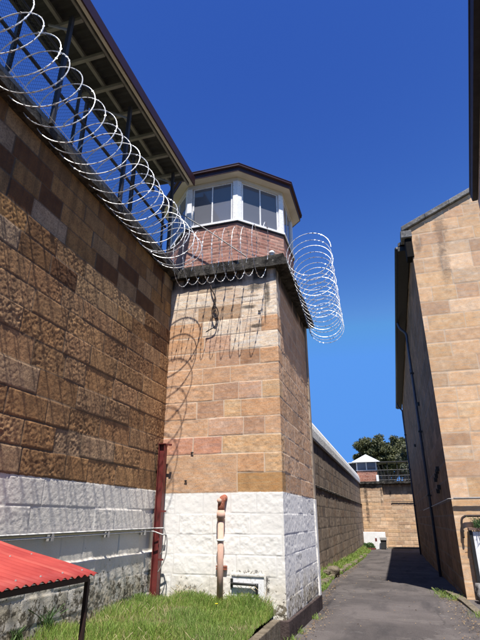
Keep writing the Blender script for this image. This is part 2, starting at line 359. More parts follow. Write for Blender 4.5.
# ------------------------------------------------------------------ ground, road
def gz(y):
    y = np.asarray(y, float); return np.where(y < 36, -.025 * np.maximum(y, 0), -.9)
ys = [-400, -60, 0, 6, 12, 20, 28, 36, 60, 120, 900]
V = []; F = []
for i, y in enumerate(ys):
    for x in (-500, 500): V.append((x, y, float(gz(y)) - .05))
F = [(2 * i, 2 * i + 1, 2 * i + 3, 2 * i + 2) for i in range(len(ys) - 1)]
tag(link('ground', np_mesh('ground', V, F), M_ground), kind='structure')
yr = np.concatenate([np.linspace(-14, 30, 90), np.linspace(30.5, 49.99, 40)]); xr = np.linspace(0, 1, 24)
def left_edge(y):
    return np.where(y < 8.6, -1.98, np.where(y < 12.6, -1.9 - .1 * 0, np.interp(y, [12.6, 13.2, 19.5, 33.8, 50], [-1.95, -2.15, -2.5, -2.42, -2.3])))
Yg, Tg = np.meshgrid(yr, xr, indexing='ij'); le = left_edge(Yg); Xg = le + (6.5 - le) * Tg
Zg = gz(Yg) + fbm(Xg, Yg, .5, 3, 40) * .03 * (Tg > 0)
I = np.arange(Yg.size).reshape(Yg.shape); Fq = np.stack([I[:-1, :-1], I[:-1, 1:], I[1:, 1:], I[1:, :-1]], -1).reshape(-1, 4)
tag(link('road', np_mesh('road', np.stack([Xg, Yg, Zg], -1).reshape(-1, 3), Fq), M_road, None, True), kind='structure')
# lawn terrain (raised bed in front of the tower) and far verge
def lawn_z(x, y):
    t = np.clip((x + 4.32) / 2.3, 0, 1); return .27 - .17 * t ** 2 + .02 * np.sin(x * 5 + y * 3) + .015 * np.sin(y * 6.1 - x * 2)
def sheet(name, xs, ys_, zf, mat):
    Y, X = np.meshgrid(ys_, xs, indexing='ij'); Z = zf(X, Y); I = np.arange(X.size).reshape(X.shape)
    return link(name, np_mesh(name, np.stack([X, Y, Z], -1).reshape(-1, 3), np.stack([I[:-1, :-1], I[:-1, 1:], I[1:, 1:], I[1:, :-1]], -1).reshape(-1, 4)), mat, None, True)
tag(sheet('lawn', np.linspace(-4.31, -2.12, 40), np.linspace(-3, 8.94, 90), lawn_z, M_soil), kind='structure')
def verge_z(x, y): return gz(y) + .02 + .22 * np.clip((-2.75 - x + .15) / .4, 0, 1)
tag(sheet('verge', np.linspace(-3.0, -2.1, 12), np.linspace(12.6, 49.9, 120), lambda x, y: np.where(x > left_edge(y) - .05, gz(y) - .03, verge_z(x, y)), M_soil), kind='structure')

# kerb of the lawn: long stones
kb = 0
y = -2.5
while y < 8.4:
    L = random.uniform(.7, 1.0); y2 = min(y + L, 8.86)
    MB().box(-2.13, -1.99, y, y2 - .012, -.4, .085 - .012 * (y / 8) + random.uniform(-.006, .006)).build('kerb_stone_run', M_kerb, bevel=.012)
    y = y2
for o in [o for o in COL.objects if o.name.startswith('kerb_stone_run')]:
    o.name = 'kerb'; tag(o, kind='structure')
# rough stones edging the far verge
def boulder(name, c, s, mat, seed, parent=None):
    import bmesh
    bm = bmesh.new(); bmesh.ops.create_icosphere(bm, subdivisions=3, radius=1); r = np.random.default_rng(seed); ph = r.uniform(0, 9, 6)
    for q in bm.verts:
        p = q.co.copy(); m = 1 / max(abs(p.x), abs(p.y), abs(p.z)) ** .55
        d = 1 + .08 * sin(3 * p.x + ph[0]) * sin(4 * p.y + ph[1]) + .06 * sin(7 * p.z + ph[2] + 3 * p.x) + .04 * sin(11 * p.y + ph[3])
        q.co = (c[0] + p.x * m * d * s[0], c[1] + p.y * m * d * s[1], c[2] + p.z * m * d * s[2])
    me = bpy.data.meshes.new(name); bm.to_mesh(me); bm.free(); return link(name, me, mat, parent, True)
ORD = ['nearest'] + (('second third fourth fifth sixth seventh eighth ninth tenth eleventh twelfth thirteenth fourteenth fifteenth sixteenth seventeenth eighteenth nineteenth twentieth ' + ' '.join(t + '-' + o_ for t in ('twenty', 'thirty') for o_ in 'first second third fourth fifth sixth seventh eighth ninth'.split())).split())
yy = 13.6; i = 0
while yy < 40:
    L = random.uniform(.25, .45); x = float(left_edge(yy + L)) - .14 + random.uniform(-.04, .04)
    if random.random() < .88:
        o = boulder('edging_stone', (x, yy + L, float(gz(yy + L)) + .04), (.10 + random.uniform(0, .05), L * .92, .10 + random.uniform(-.02, .05)), M_kerb, i)
        ei = globals().get('ei', -1) + 1
        tag(o, ORD[ei] + ' edging stone of the verge counting away from the tower', 'stone', 'edging stones along the verge')
    yy += 2 * L + .04; i += 1
for i, (x, y, s, lb) in enumerate([(-2.62, 21.5, .30, 'large loose grey rock lying on the grass verge'), (-2.75, 20.4, .17, 'small loose rock on the verge nearer than the large rock')]):
    tag(boulder('loose_rock', (x, y, float(gz(y)) + .22), (s * .8, s * 1.1, s * .55), M_kerb, 50 + i), lb, 'rock')
# concrete edge at the gable building
o = MB().prism([(1.08, 16.9, -.55), (1.34, 14.9, -.55), (1.50, 12.0, -.55), (1.66, 12.0, -.55), (1.52, 14.95, -.55), (1.5, 15.5, -.55), (1.2, 17.0, -.55)], (0, 0, .235)).build('path_edging', M_kerb, bevel=.01)
tag(o, kind='structure')

# ------------------------------------------------------------------ near left wall
LW = tag(empty('sandstone_wall', (-4.8, 3, 0)), 'tall brown rough sandstone wall with whitewashed foot on the left', 'wall')
u = np.concatenate([np.arange(-6, 1.6, .12), np.arange(1.6, 8.952, .0145)]); u[-1] = 8.952
v = np.arange(-.1, 6.67, .0145)
lc = [-.3, .08, .40, .72, 1.045, 1.40, 1.74, 2.085, 2.42, 2.75, 3.08, 3.43, 3.78, 4.12, 4.45, 4.78, 5.1, 5.4, 5.72, 6.04, 6.36, 6.70]
UPC = [(.36, .21, .09), (.42, .30, .19), (.15, .07, .028), (.30, .175, .08), (.38, .24, .12), (.24, .125, .05), (.38, .21, .08)]
def placeL(U, V, D):
    proud = .045 * sstep(V, 1.385, 1.40) + .03 * sstep(-V + .02 * vnoise(U * 6, V, 3), -1.06, -1.03)
    proud = proud - .012 * sstep(V, 5.4, 5.42)
    return np.stack([-4.35 + D + proud, U, V], -1)
manL = {}
rs = random.Random(3)
for ci in range(15, 21):
    x = -6; L = []
    while x < 9: x += rs.uniform(.45, .85); jt = rs.uniform(.85, 1.15); L.append((x, tuple(q * jt for q in UPC[rs.randrange(7)])))
    manL[ci] = L
masonry('stone_face', u, v, placeL, lc, (.5, 1.05), BRN, M_left, LW, jw=.016, jd=.006, amp=.0072, nf=32, off=.008, seed=21, manual=manL,
        ampfn=lambda U, V: np.where(V > 5.38, .15, np.where((V > 1.05) & (V < 1.385), .1, np.where(V < 2.08, .62, 1.1 + 1.2 * fbm(U, V, 2., 2, 91)))), margin=.012)
MB().box(-5.4, -4.42, -6, 8.94, -.4, 6.64).build('wall_core', M_left, LW)
# projecting capping at the wall head, built of long slabs
def roughbox(x0, x1, y0, y1, z0, z1, cell, amp, seed):
    import bmesh
    V = []; F = []; dims = [(x0, x1), (y0, y1), (z0, z1)]
    n = [max(1, int(round((b - a) / cell))) for a, b in dims]; g = [np.linspace(a, b, k_ + 1) for (a, b), k_ in zip(dims, n)]
    idx = {}
    def vid(i, j, k_):
        if (i, j, k_) not in idx:
            p = np.array([g[0][i], g[1][j], g[2][k_]]); q = p * 5.3
            d = np.array([vnoise(np.array(q[1] + q[2] * .7), np.array(q[2] * 1.3 + q[0]), seed + a) + .5 * vnoise(np.array(q[1] * 2.7 + q[2]), np.array(q[2] * 3 + q[0] * 2.1), seed + a) for a in range(3)])
            idx[(i, j, k_)] = len(V); V.append(p + d * amp)
        return idx[(i, j, k_)]
    for a in range(3):
        b, c = [(1, 2), (0, 2), (0, 1)][a]
        for s in (0, n[a]):
            for p in range(n[b]):
                for q in range(n[c]):
                    f = []
                    for dp, dq in ((0, 0), (1, 0), (1, 1), (0, 1)):
                        ii = [0, 0, 0]; ii[a] = s; ii[b] = p + dp; ii[c] = q + dq; f.append(vid(*ii))
                    F.append(tuple(f))
    return V, F
m = MB(); y = -6
while y < 8.78:
    y2 = min(y + random.uniform(.8, 1.2), 8.80); m.add(*roughbox(-5.45, -4.12, y, y2 - .01, 6.655, 6.80, .1, .012, 9)); y = y2
m.build('capping', M_crust, LW)
MB().box(-5.45, -4.20, -6, 8.79, 6.81, 6.98).build('walkway_slab', M_coping, LW, bevel=.01)

# mesh fence on the wall
FN = tag(empty('chain_link_fence', (-4.25, 3, 6.98)), 'dark chain link fence with two rails along the top of the brown wall', 'fence')
P = []; s = .075; z0, z1 = 7.0, 8.72; y0, y1 = -2.0, 8.7
m = MB(); t = .0018
def wire(a, b):
    a = np.array(a); b = np.array(b); d = (b - a) / np.linalg.norm(b - a); r = np.cross(d, (1., 0, 0)); V = []
    for p in (a, b):
        V += [p + np.array((t, 0, 0)), p - np.array((t * .6, 0, 0)) + r * t, p - np.array((t * .6, 0, 0)) - r * t]
    m.add(V, [(0, 1, 4, 3), (1, 2, 5, 4), (2, 0, 3, 5)])
h = z1 - z0
c = y0 - h
while c < y1:
    a0 = max(c, y0); b0 = min(c + h, y1)
    wire((-4.5, a0, z0 + a0 - c), (-4.5, b0, z0 + b0 - c)); wire((-4.497, a0, z1 - (a0 - c)), (-4.497, b0, z1 - (b0 - c)))
    c += s * .95
m.build('wire_mesh', M_fence, FN)
MB().tube([(-4.47, -2, 7.96), (-4.47, 8.7, 7.96)], .03, 8).build('rail', M_steel, FN)
MB().tube([(-4.47, -2, 8.72), (-4.47, 8.7, 8.72)], .022, 8).build('rail', M_steel, FN)
MB().tube([(-4.47, -2, 7.03), (-4.47, 8.7, 7.03)], .022, 8).build('rail', M_steel, FN)
for y in (-.0, 1.3, 2.6, 5.2, 7.15, 8.65):
    MB().tube([(-4.53, y, 6.98), (-4.53, y, 8.74)], .028, 8).build('post', M_steel, FN)

# walkway canopy
CN = tag(empty('walkway_canopy', (-4.5, 3, 6.98)), 'long walkway roof on steel posts with maroon fascia above the wall', 'canopy')
yA, yB = -3.0, 8.76
def zr(x): return 9.16 + (-3.9 - x) * .04
# corrugated sheet
xs = None; yc = np.arange(yA, yB, .03); V = []; F = []
for i, yv in enumerate(yc):
    dz = .015 * sin(yv * 2 * pi / .15); V += [(-4.95, yv, zr(-4.95) + dz + .05), (-3.84, yv, zr(-3.84) + dz + .05), (-4.95, yv, zr(-4.95) + dz + .054), (-3.84, yv, zr(-3.84) + dz + .054)]
for i in range(len(yc) - 1): a = 4 * i; F += [(a, a + 1, a + 5, a + 4), (a + 2, a + 6, a + 7, a + 3)]
MB().add(V, F).build('roof_sheet', M_deck, CN)
MB().box(-3.82, -3.79, yA, yB, 9.06, 9.30).build('fascia', M_maroon, CN)
MB().box(-3.895, -3.823, yA, yB - .02, 9.08, 9.16).build('gutter', M_cream, CN, bevel=.006)
MB().box(-3.975, -3.935, yA, yB - .02, 9.08, 9.19).build('eave_beam', M_beam, CN)
MB().box(-4.92, -4.86, yA, yB - .02, 9.10, 9.19).build('rear_beam', M_steel, CN)
MB().box(-4.42, -4.36, yA, yB - .02, 9.13, 9.19).build('purlin', M_beam, CN)
for y in np.arange(-2.2, 8.3, .655):
    MB().box(-4.855, -3.98, y - .03, y + .03, 9.055, 9.125).build('rafter', M_beam, CN)
for y in (-1.6, .35, 2.3, 4.25, 6.15, 8.18):
    MB().box(-4.13, -4.07, y - .03, y + .03, 6.80, 9.054).build('post', M_steel if y != 0 else M_steel, CN)
    if y > 3: MB().bar((-4.1, y, 8.75), (-4.55, y, 9.05), .03, .03).build('brace', M_beam, CN)
for y in (2.1, 4.0, 5.85, 7.75):
    MB().box(-4.91, -4.85, y - .03, y + .03, 6.99, 9.10).build('post', M_steel, CN)

# ------------------------------------------------------------------ guard tower
TW = tag(empty('guard_tower', (-3.1, 10.7, 0)), 'sandstone guard tower with octagonal glazed cabin and whitewashed base', 'guard tower')
X0, X1, Y0, Y1 = -4.42, -1.90, 8.95, 12.55
W = X1 - X0; Dp = Y1 - Y0
res = .0125
segs = [np.arange(0, W, res), W + np.arange(0, Dp, res * 1.15), W + Dp + np.arange(0, W, .12), W + Dp + W + np.arange(0, Dp + .001, .12)]
u = np.concatenate(segs); u[-1] = 2 * W + 2 * Dp
v = np.arange(-.15, 6.66, res)
def placeT(U, V, D):
    e = .0
    x = np.where(U < W, X0 + U, np.where(U < W + Dp, X1, np.where(U < 2 * W + Dp, X1 - (U - W - Dp), X0)))
    y = np.where(U < W, Y0, np.where(U < W + Dp, Y0 + (U - W), np.where(U < 2 * W + Dp, Y1, Y1 - (U - 2 * W - Dp))))
    nx = np.where(U < W, 0, np.where(U < W + Dp, 1., np.where(U < 2 * W + Dp, 0, -1.)))
    ny = np.where(U < W, -1., np.where(U < W + Dp, 0, np.where(U < 2 * W + Dp, 1., 0)))
    return np.stack([x + nx * D, y + ny * D, V], -1)
tc = [-.3, .02, .34, .67, 1.0, 1.33, 1.68, 2.04, 2.39, 2.74, 3.08, 3.43, 3.78, 4.13, 4.48, 4.82, 5.17, 5.52, 5.87, 6.22, 6.7]
T = (.62, .43, .295); TB = (.58, .395, .27); PK = (.58, .335, .25); PT = (.61, .425, .32); YL = (.63, .455, .29); OR = (.60, .39, .245); BR = (.50, .335, .24); WH = (.78, .71, .61); GT = (.67, .57, .47)
f = lambda *a: [(x * W, c_) for x, c_ in a] + [(W + .45 if len(a) % 2 else W + .7, None)]
man = {13: f((.36, T), (.60, TB), (1.0 - 1e-3 + .14, T)), 12: f((.46, T), (.67, BR), (.86, PT), (1.12, YL)), 11: f((.32, TB), (.55, BR), (.69, YL), (1.1, OR)),
       10: f((.42, T), (.71, PT), (.88, BR), (1.15, T)), 9: f((.3, PK), (.54, PK), (1.12, YL)), 8: f((.66, T), (.87, OR), (1.1, YL)), 7: f((.66, T), (1.14, (.47, .30, .15))),
       14: f((.47, T), (.68, BR), (.85, (.41, .26, .17)), (1.15, OR)), 15: f((.37, OR), (.60, PT), (.74, WH), (1.1, WH)), 16: f((.35, OR), (.70, WH), (.86, GT), (1.15, OR)),
       17: f((.3, GT), (.69, (.46, .34, .24)), (1.1, WH)), 18: f((.42, WH), (.69, GT), (1.15, WH)), 19: f((.30, WH), (.62, (.62, .54, .44)), (1.12, WH))}
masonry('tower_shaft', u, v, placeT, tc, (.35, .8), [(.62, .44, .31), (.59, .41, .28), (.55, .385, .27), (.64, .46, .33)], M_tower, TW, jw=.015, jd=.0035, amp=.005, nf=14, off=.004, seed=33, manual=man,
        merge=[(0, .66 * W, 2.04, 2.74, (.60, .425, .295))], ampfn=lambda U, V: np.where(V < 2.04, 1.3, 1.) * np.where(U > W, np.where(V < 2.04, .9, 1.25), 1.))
MB().box(X0 + .02, X1 - .03, Y0 + .03, Y1 - .03, 6.3, 6.6).build('shaft_top', M_tower, TW)
# plinth along road side
MB().prism([(X1 + .05, Y0 - .06, -.6), (X1 + .05, Y0 - .06, .055), (X1 + .05, Y1 + .2, -.04), (X1 + .05, Y1 + .2, -.6)], (-.4, 0, 0)).build('plinth', M_plinth, TW, bevel=.015)
# ledge slab
m = MB(); m.add(*roughbox(-4.30, X1 + .26, Y0 - .13, Y1 + .2, 6.60, 6.76, .085, .02, 61)); m.add(*roughbox(-5.3, X1 + .19, Y0 - .06, Y1 + .15, 6.765, 6.90, .11, .02, 64))
m.build('ledge', M_crust, TW)
# pale concrete strip at the back corner
MB().box(X1 - .1, X1 + .035, Y1 + .0, Y1 + .22, 2.04, 6.6).build('corner_strip', M_conc, TW, bevel=.01)
MB().box(X1 - .1, X1 + .035, Y1 - .0, Y1 + .24, -.6, 2.035).build('corner_strip_foot', M_concw, TW, bevel=.012)
# cabin
CX, CY, RR = -3.44, 10.60, 1.68
def ov(i, r, z): a = R(22.5 + 45 * i); return np.array((CX + r * sin(a), CY - r * cos(a), z))
for i in range(8):
    a, b = ov(i - 1, RR, 0), ov(i, RR, 0); d = b - a; L = np.linalg.norm(d); d /= L; nrm = np.array((d[1], -d[0], 0)); 
    rs_ = .0125 if i in (0, 1, 7) else .03
    def pl(U, V, D, a=a, d=d, nrm=nrm): 
        return a + U[..., None] * d + np.stack([0 * V, 0 * V, V], -1) + D[..., None] * nrm
    masonry('brick_panel', np.append(np.arange(0, L, rs_), L), np.arange(6.88, 8.03, rs_), pl, list(np.arange(6.86, 8.15, .088)), (.235, .25), [(.41, .20, .155), (.43, .22, .17), (.38, .18, .14), (.46, .26, .205)], M_brick, TW,
            jw=.014, jd=.006, amp=.004, nf=14, off=.003, seed=90 + i, margin=.01)
MB().prism([ov(i, RR - .05, 6.88) for i in range(8)], (0, 0, .12)).build('cabin_floor', M_int, TW)
# white sill ring, corner posts, head, windows
def ring(r0, r1, z0, z1):
    m = MB()
    for i in range(8):
        A = [ov(i - 1, r0, z0), ov(i, r0, z0), ov(i, r1, z0), ov(i - 1, r1, z0)]; m.prism(A, (0, 0, z1 - z0))
    return m
ring(RR - .14, RR + .045, 8.032, 8.085).build('window_sill', M_white, TW)
ring(RR - .14, RR + .02, 7.995, 8.031).build('sill_board', M_black, TW)
ring(RR - .12, RR + .01, 9.19, 9.30).build('head_band', M_cream, TW)
for i in range(8):
    a = ov(i, RR + .012, 8.086); cdir = (np.array((CX, CY, 8.086)) - a); cdir /= np.linalg.norm(cdir)
    e1 = ov(i - 1, RR + .012, 8.086) - a; e1 /= np.linalg.norm(e1); e2 = ov(i + 1, RR + .012, 8.086) - a; e2 /= np.linalg.norm(e2)
    ww = .115
    MB().prism([a, a + e2 * ww, a + e2 * ww * .8 + cdir * .11, a + cdir * .12, a + e1 * ww * .8 + cdir * .11, a + e1 * ww], (0, 0, 1.103)).build('corner_post', M_white, TW)
for i in range(8):
    a, b = ov(i - 1, RR - .035, 0), ov(i, RR - .035, 0); d = b - a; L = np.linalg.norm(d); d /= L; nrm = np.array((d[1], -d[0], 0))
    q = lambda s_, z, o=0: a + d * s_ + nrm * o + np.array((0, 0, z))
    fr = MB(); s0, s1 = .125, L - .125
    for sA in (s0 + .012, s1 - .012): fr.bar(q(sA, 8.087), q(sA, 9.188), .03, .024, up=nrm)
    for zA in (8.10, 9.175): fr.bar(q(s0 + .03, zA), q(s1 - .03, zA), .026, .022)
    fr.bar(q(L / 2, 8.115), q(L / 2, 9.16), .028, .03, up=nrm)
    wn = fr.build('window_frame', M_beam if False else M_white, TW)
    for (p0, p1) in ((s0 + .03, L / 2 - .017), (L / 2 + .017, s1 - .03)):
        MB().prism([q(p0, 8.115), q(p1, 8.115), q(p1, 9.16), q(p0, 9.16)], -nrm * .005).build('pane', M_glass, wn)
MB().prism([ov(i, RR - .45, 7.01) for i in range(8)], (0, 0, 1.45)).build('console', M_int, TW)
# eave and roof
RE = 1.93
m = MB()
for i in range(8):
    m.prism([ov(i - 1, RR - .1, 9.305), ov(i, RR - .1, 9.305), ov(i, RE - .02, 9.305), ov(i - 1, RE - .02, 9.305)], (0, 0, .03))
m.build('soffit', M_cream, TW)
m = MB()
for i in range(8):
    m.prism([ov(i - 1, RE - .02, 9.30), ov(i, RE - .02, 9.30), ov(i, RE, 9.30), ov(i - 1, RE, 9.30)], (0, 0, .17))
m.build('fascia', M_maroon, TW)
m = MB()
for i in range(8):
    m.prism([ov(i - 1, RE + .002, 9.40), ov(i, RE + .002, 9.40), ov(i, RE + .05, 9.42), ov(i - 1, RE + .05, 9.42)], (0, 0, .065))
m.build('gutter', M_maroon, TW)
V = [ov(i, RE + .06, 9.487) for i in range(8)] + [np.array((CX, CY, 10.0))] + [ov(i, RE + .06, 9.475) for i in range(8)]
MB().add(V, [(i, (i + 1) % 8, 8) for i in range(8)] + [tuple(range(9, 17))[::-1]] + [(i, (i + 1) % 8, 9 + (i + 1) % 8, 9 + i) for i in range(8)]).build('roof', M_maroon, TW)
# small cap on the ledge
VC = tag(empty('vent_cap', (-1.98, 8.98, 6.90)), 'small round white cap standing on the dark tower ledge', 'vent cap')
MB().tube([(-1.98, 8.98, 6.89), (-1.98, 8.98, 6.97)], .045, 12).build('stem', M_white, VC, True)
MB().tube([(-1.98, 8.98, 6.965), (-1.98, 8.98, 7.0), (-1.98, 8.98, 7.035), (-1.98, 8.98, 7.05)], [.065, .065, .045, .01], 14).build('cap', M_white, VC, True)
# stay rod
tag(MB().tube([(-4.21, 8.72, 8.38), (-3.35, 8.76, 7.65), (-2.5, 8.8, 6.88)], .014, 8).build('stay_rod', M_beam), 'thin straight metal rod slanting down across the cabin brickwork', 'rod')

# ------------------------------------------------------------------ razor wire
def razor(name, pts, label, barb=.05, r=.0066):
    P = np.array(pts, float)
    # barbs, spaced along the length
    seg = np.linalg.norm(np.diff(P, axis=0), axis=1); S = np.concatenate([[0], np.cumsum(seg)]); m = MB(); m.tube(P, r, 5); s_ = .03
    rr = np.random.default_rng(5)
    while s_ < S[-1]:
        i = min(np.searchsorted(S, s_), len(P) - 1); i = max(1, i); t_ = (s_ - S[i - 1]) / (seg[i - 1] + 1e-9); p = P[i - 1] * (1 - t_) + P[i] * t_
        d = P[i] - P[i - 1]; d /= np.linalg.norm(d); n1 = np.cross(d, rr.normal(size=3)); n1 /= np.linalg.norm(n1); n2 = np.cross(d, n1)
        V = [p - d * .03 , p - d * .006 + n1 * .014, p + d * .006 + n1 * .014, p + d * .03, p + d * .006 - n1 * .014, p - d * .006 - n1 * .014]
        V2 = [q + n2 * .0015 for q in V]
        m.add(V + V2, [(0, 1, 2, 3, 4, 5), (11, 10, 9, 8, 7, 6)] + [(j, j + 6, (j + 1) % 6 + 6, (j + 1) % 6) for j in range(6)])
        s_ += barb * 2
    return tag(m.build(name, M_galv), label, 'razor wire', 'razor wire coils')
def helix(c0, c1, axis, rad, turns, ph=0, crowd=1.0, yaw=0.0, n=40, wob=.03, seed=0, tilt=0.0, r2=None):
    rr = np.random.default_rng(seed); N = int(turns * n); out = []; ks = rr.uniform(-1, 1, int(turns) + 3); ks2 = rr.uniform(-1, 1, int(turns) + 3)
    for i in range(N + 1):
        t_ = i / n; f_ = 1 - (1 - t_ / turns) ** crowd; a = 2 * pi * t_ + ph; kk = np.interp(t_, range(len(ks)), ks); k2 = np.interp(t_, range(len(ks)), ks2)
        c = np.array(c0) * (1 - f_) + np.array(c1) * f_
        ra = rad * (1 + wob * kk); rz = (r2 or rad) * (1 + wob * k2)
        if axis == 'y': p = c + np.array((cos(a) * ra, yaw * cos(a) + tilt * sin(a) + .04 * k2, sin(a) * rz + wob * .6 * kk))
        else: p = c + np.array((tilt * sin(a) + .03 * k2, cos(a) * ra, sin(a) * rz + wob * .6 * kk))
        out.append(p)
    return out
razor('razor_wire_coil', helix((-3.77, -.9, 6.93), (-3.85, 8.24, 6.90), 'y', .475, 35.5, crowd=1.1, tilt=.02, yaw=.10, seed=1, wob=.07, n=44), 'long razor wire coil running along the top of the brown wall', r=.0078)
razor('razor_wire_coil', helix((-4.05, 8.50, 6.87), (-2.0, 8.50, 6.84), 'x', .40, 9.4, r2=.60, seed=3, wob=.06, n=40, tilt=.04), 'tall razor wire loops in front of the tower ledge', r=.0042)
razor('razor_wire_coil', helix((-1.16, 8.75, 6.78), (-1.30, 12.9, 6.55), 'y', .47, 17.5, tilt=.03, seed=4, wob=.03, n=44), 'dense razor wire coil hanging off the right side of the tower')
MBt = [(-1.35, 12.2, 6.0), (-1.5, 12.5, 5.75), (-1.55, 12.7, 5.5), (-1.4, 12.8, 5.42), (-1.25, 12.8, 5.6), (-1.2, 12.7, 5.95)]
# carrier wires for the coils
tag(MB().tube([(-3.7, -.9, 6.50), (-3.86, 8.4, 6.47)], .004, 5).build('carrier_wire', M_galv), 'thin straight wire threaded along the bottom of the long wall coil', 'wire')

# ------------------------------------------------------------------ things on the tower front
DP = tag(empty('drain_pipe', (-3.02, 8.85, .3)), 'terracotta painted drain pipe with elbow on the whitewashed tower base', 'drain pipe')
MB().tube([(-3.03, 8.845, .15), (-3.03, 8.845, 1.60)], .054, 18).build('pipe', M_orange, DP, True)
MB().tube([(-3.03, 8.845, 1.56), (-3.03, 8.845, 1.60), (-3.03, 8.845, 1.605), (-3.03, 8.845, 1.70), (-3.03, 8.845, 1.705), (-3.03, 8.845, 1.74)], [.066, .066, .078, .078, .068, .062], 18).build('collar', M_orange, DP, True)
MB().tube([(-3.03, 8.845, 1.70), (-3.03, 8.845, 1.80), (-3.025, 8.85, 1.88), (-3.01, 8.88, 1.93), (-3.0, 8.955, 1.95)], [.062, .064, .064, .062, .06], 18).build('elbow', M_orange2, DP, True)
MB().tube([(-3.045, 8.80, 1.89), (-3.045, 8.765, 1.90)], [.045, .04], 14).build('cleaning_cap', M_orange, DP, True)
MB().tube([(-3.03, 8.845, 1.225), (-3.03, 8.845, 1.255)], .07, 18).build('strap', M_white, DP, True)
for z in (.78, .82): MB().box(-3.13, -2.93, 8.90, 8.935, z - .013, z + .013).build('bracket', M_orange2, DP)
IP = tag(empty('iron_pipe', (-2.6, 8.9, .3)), 'black bent iron pipe low on the whitewashed tower base', 'pipe')
MB().tube([(-2.84, 8.955, .56), (-2.84, 8.90, .565), (-2.82, 8.885, .565), (-2.42, 8.885, .555), (-2.395, 8.885, .54), (-2.39, 8.885, .50), (-2.385, 8.885, .15)], .021, 10).build('pipe', M_black, IP, True)
MB().box(-2.86, -2.82, 8.90, 8.94, .50, .64).build('flange', M_black, IP)
MB().tube([(-2.39, 8.885, .575), (-2.39, 8.885, .50)], .03, 10).build('joint', M_black, IP, True)
# access hatch frame, recessed lines on wall
HF = tag(empty('hatch_frame', (-2.55, 8.93, .5)), 'low rectangular painted hatch frame behind the black iron pipe', 'hatch')
for b in (((-2.86, 8.925, .70), (-2.26, 8.925, .69)), ((-2.86, 8.925, .22), (-2.86, 8.925, .69)), ((-2.25, 8.925, .22), (-2.25, 8.925, .68))):
    MB().bar(*b, .03, .022, up=(0, 1, 0)).build('frame_bar', M_concw, HF, bevel=.003)
MB().box(-2.84, -2.27, 8.932, 8.94, .25, .67).build('panel', M_white, HF)
cb = [(-3.38, 8.93, 6.40), (-3.34, 8.90, 6.27), (-3.29, 8.89, 6.16), (-3.24, 8.89, 6.02), (-3.25, 8.89, 5.92), (-3.29, 8.89, 5.84), (-3.31, 8.88, 5.72), (-3.27, 8.87, 5.58), (-3.20, 8.87, 5.55), (-3.17, 8.88, 5.66), (-3.20, 8.88, 5.78), (-3.26, 8.89, 5.85)]
def smooth(pts, n=6):
    P = np.array(pts, float); out = []
    for i in range(len(P) - 1):
        p0, p1, p2, p3 = P[max(0, i - 1)], P[i], P[i + 1], P[min(len(P) - 1, i + 2)]
        for j in range(n):
            t_ = j / n; out.append(.5 * ((2 * p1) + (-p0 + p2) * t_ + (2 * p0 - 5 * p1 + 4 * p2 - p3) * t_ ** 2 + (-p0 + 3 * p1 - 3 * p2 + p3) * t_ ** 3))
    out.append(P[-1]); return out
HC = tag(empty('hanging_cable', (-3.3, 8.9, 6.4)), 'dark tangled cable with a loop hanging on the pale top of the tower front', 'cable')
MB().tube(smooth(cb), .014, 7).build('loop', M_rust, HC, True)
MB().tube(smooth([(-3.24, 8.89, 6.05), (-3.28, 8.89, 5.9), (-3.22, 8.88, 5.7), (-3.20, 8.88, 5.5), (-3.24, 8.88, 5.36), (-3.33, 8.88, 5.31), (-3.44, 8.89, 5.26)]), .011, 7).build('tail', M_rust, HC, True)
for i, (x, z, lb) in enumerate([(-3.68, 2.79, 'black iron bolt between the pink block and the large tower block'), (-3.79, 2.27, 'black iron bolt low in the large tower block above the whitewash'), (-2.28, 5.63, 'dark iron bolt in the pale upper part of the tower front')]):
    tag(MB().tube([(x, 8.97, z), (x, 8.925, z - .01)], .014, 8).bar((x - .02, 8.93, z - .01), (x + .035, 8.93, z - .012), .012, .02).build('wall_bolt', M_black), lb, 'bolt', 'iron bolts in the tower')
tag(MB().tube(smooth([(-4.25, 8.32, 6.42), (-4.26, 8.33, 6.2), (-4.24, 8.30, 6.0), (-4.26, 8.34, 5.86), (-4.24, 8.38, 5.82)]), .007, 6).build('wire_hook', M_rust), 'short loose wire hanging at the wall corner below the coil', 'wire')

# red brown post
RP = tag(empty('steel_post', (-4.2, 8.72, .3)), 'red brown steel post standing in the corner of wall and tower', 'post')
MB().box(-4.27, -4.255, 8.67, 8.79, .2, 2.93).box(-4.155, -4.14, 8.67, 8.79, .2, 2.93).box(-4.255, -4.155, 8.71, 8.722, .2, 2.93).build('channel', M_redpost, RP, bevel=.003)
MB().box(-4.28, -4.13, 8.66, 8.80, 2.93, 2.945).build('top_plate', M_redpost, RP)
MB().box(-4.07, -4.02, 8.70, 8.74, 2.90, 2.935).bar((-4.14, 8.72, 2.92), (-4.05, 8.72, 2.92), .02, .02).build('top_lug', M_redpost, RP)
for z in (1.72, .92): MB().bar((-4.14, 8.69, z), (-4.05, 8.69, z), .03, .03).build('bolt', M_redpost, RP)
CD = tag(empty('conduit_run', (-4.25, 5, 1.4)), 'two thin grey pipes running along the whitewashed wall to the post', 'pipe')
MB().tube([(-4.255, -3, 1.385), (-4.255, 8.6, 1.43), (-4.1, 8.62, 1.435), (-4.03, 8.62, 1.435)], .013, 8).build('pipe', M_pipe, CD, True)
MB().tube([(-4.265, -3, 1.335), (-4.265, 8.55, 1.385), (-4.2, 8.56, 1.38), (-4.06, 8.60, 1.33), (-3.98, 8.62, 1.33)], .012, 8).build('pipe', M_pipe, CD, True)
MB().tube(smooth([(-3.98, 8.62, 1.33), (-3.97, 8.64, 1.2), (-3.99, 8.66, 1.0), (-4.05, 8.67, .85), (-4.13, 8.67, .72)]), .009, 6).build('wire', M_pipe, CD, True)
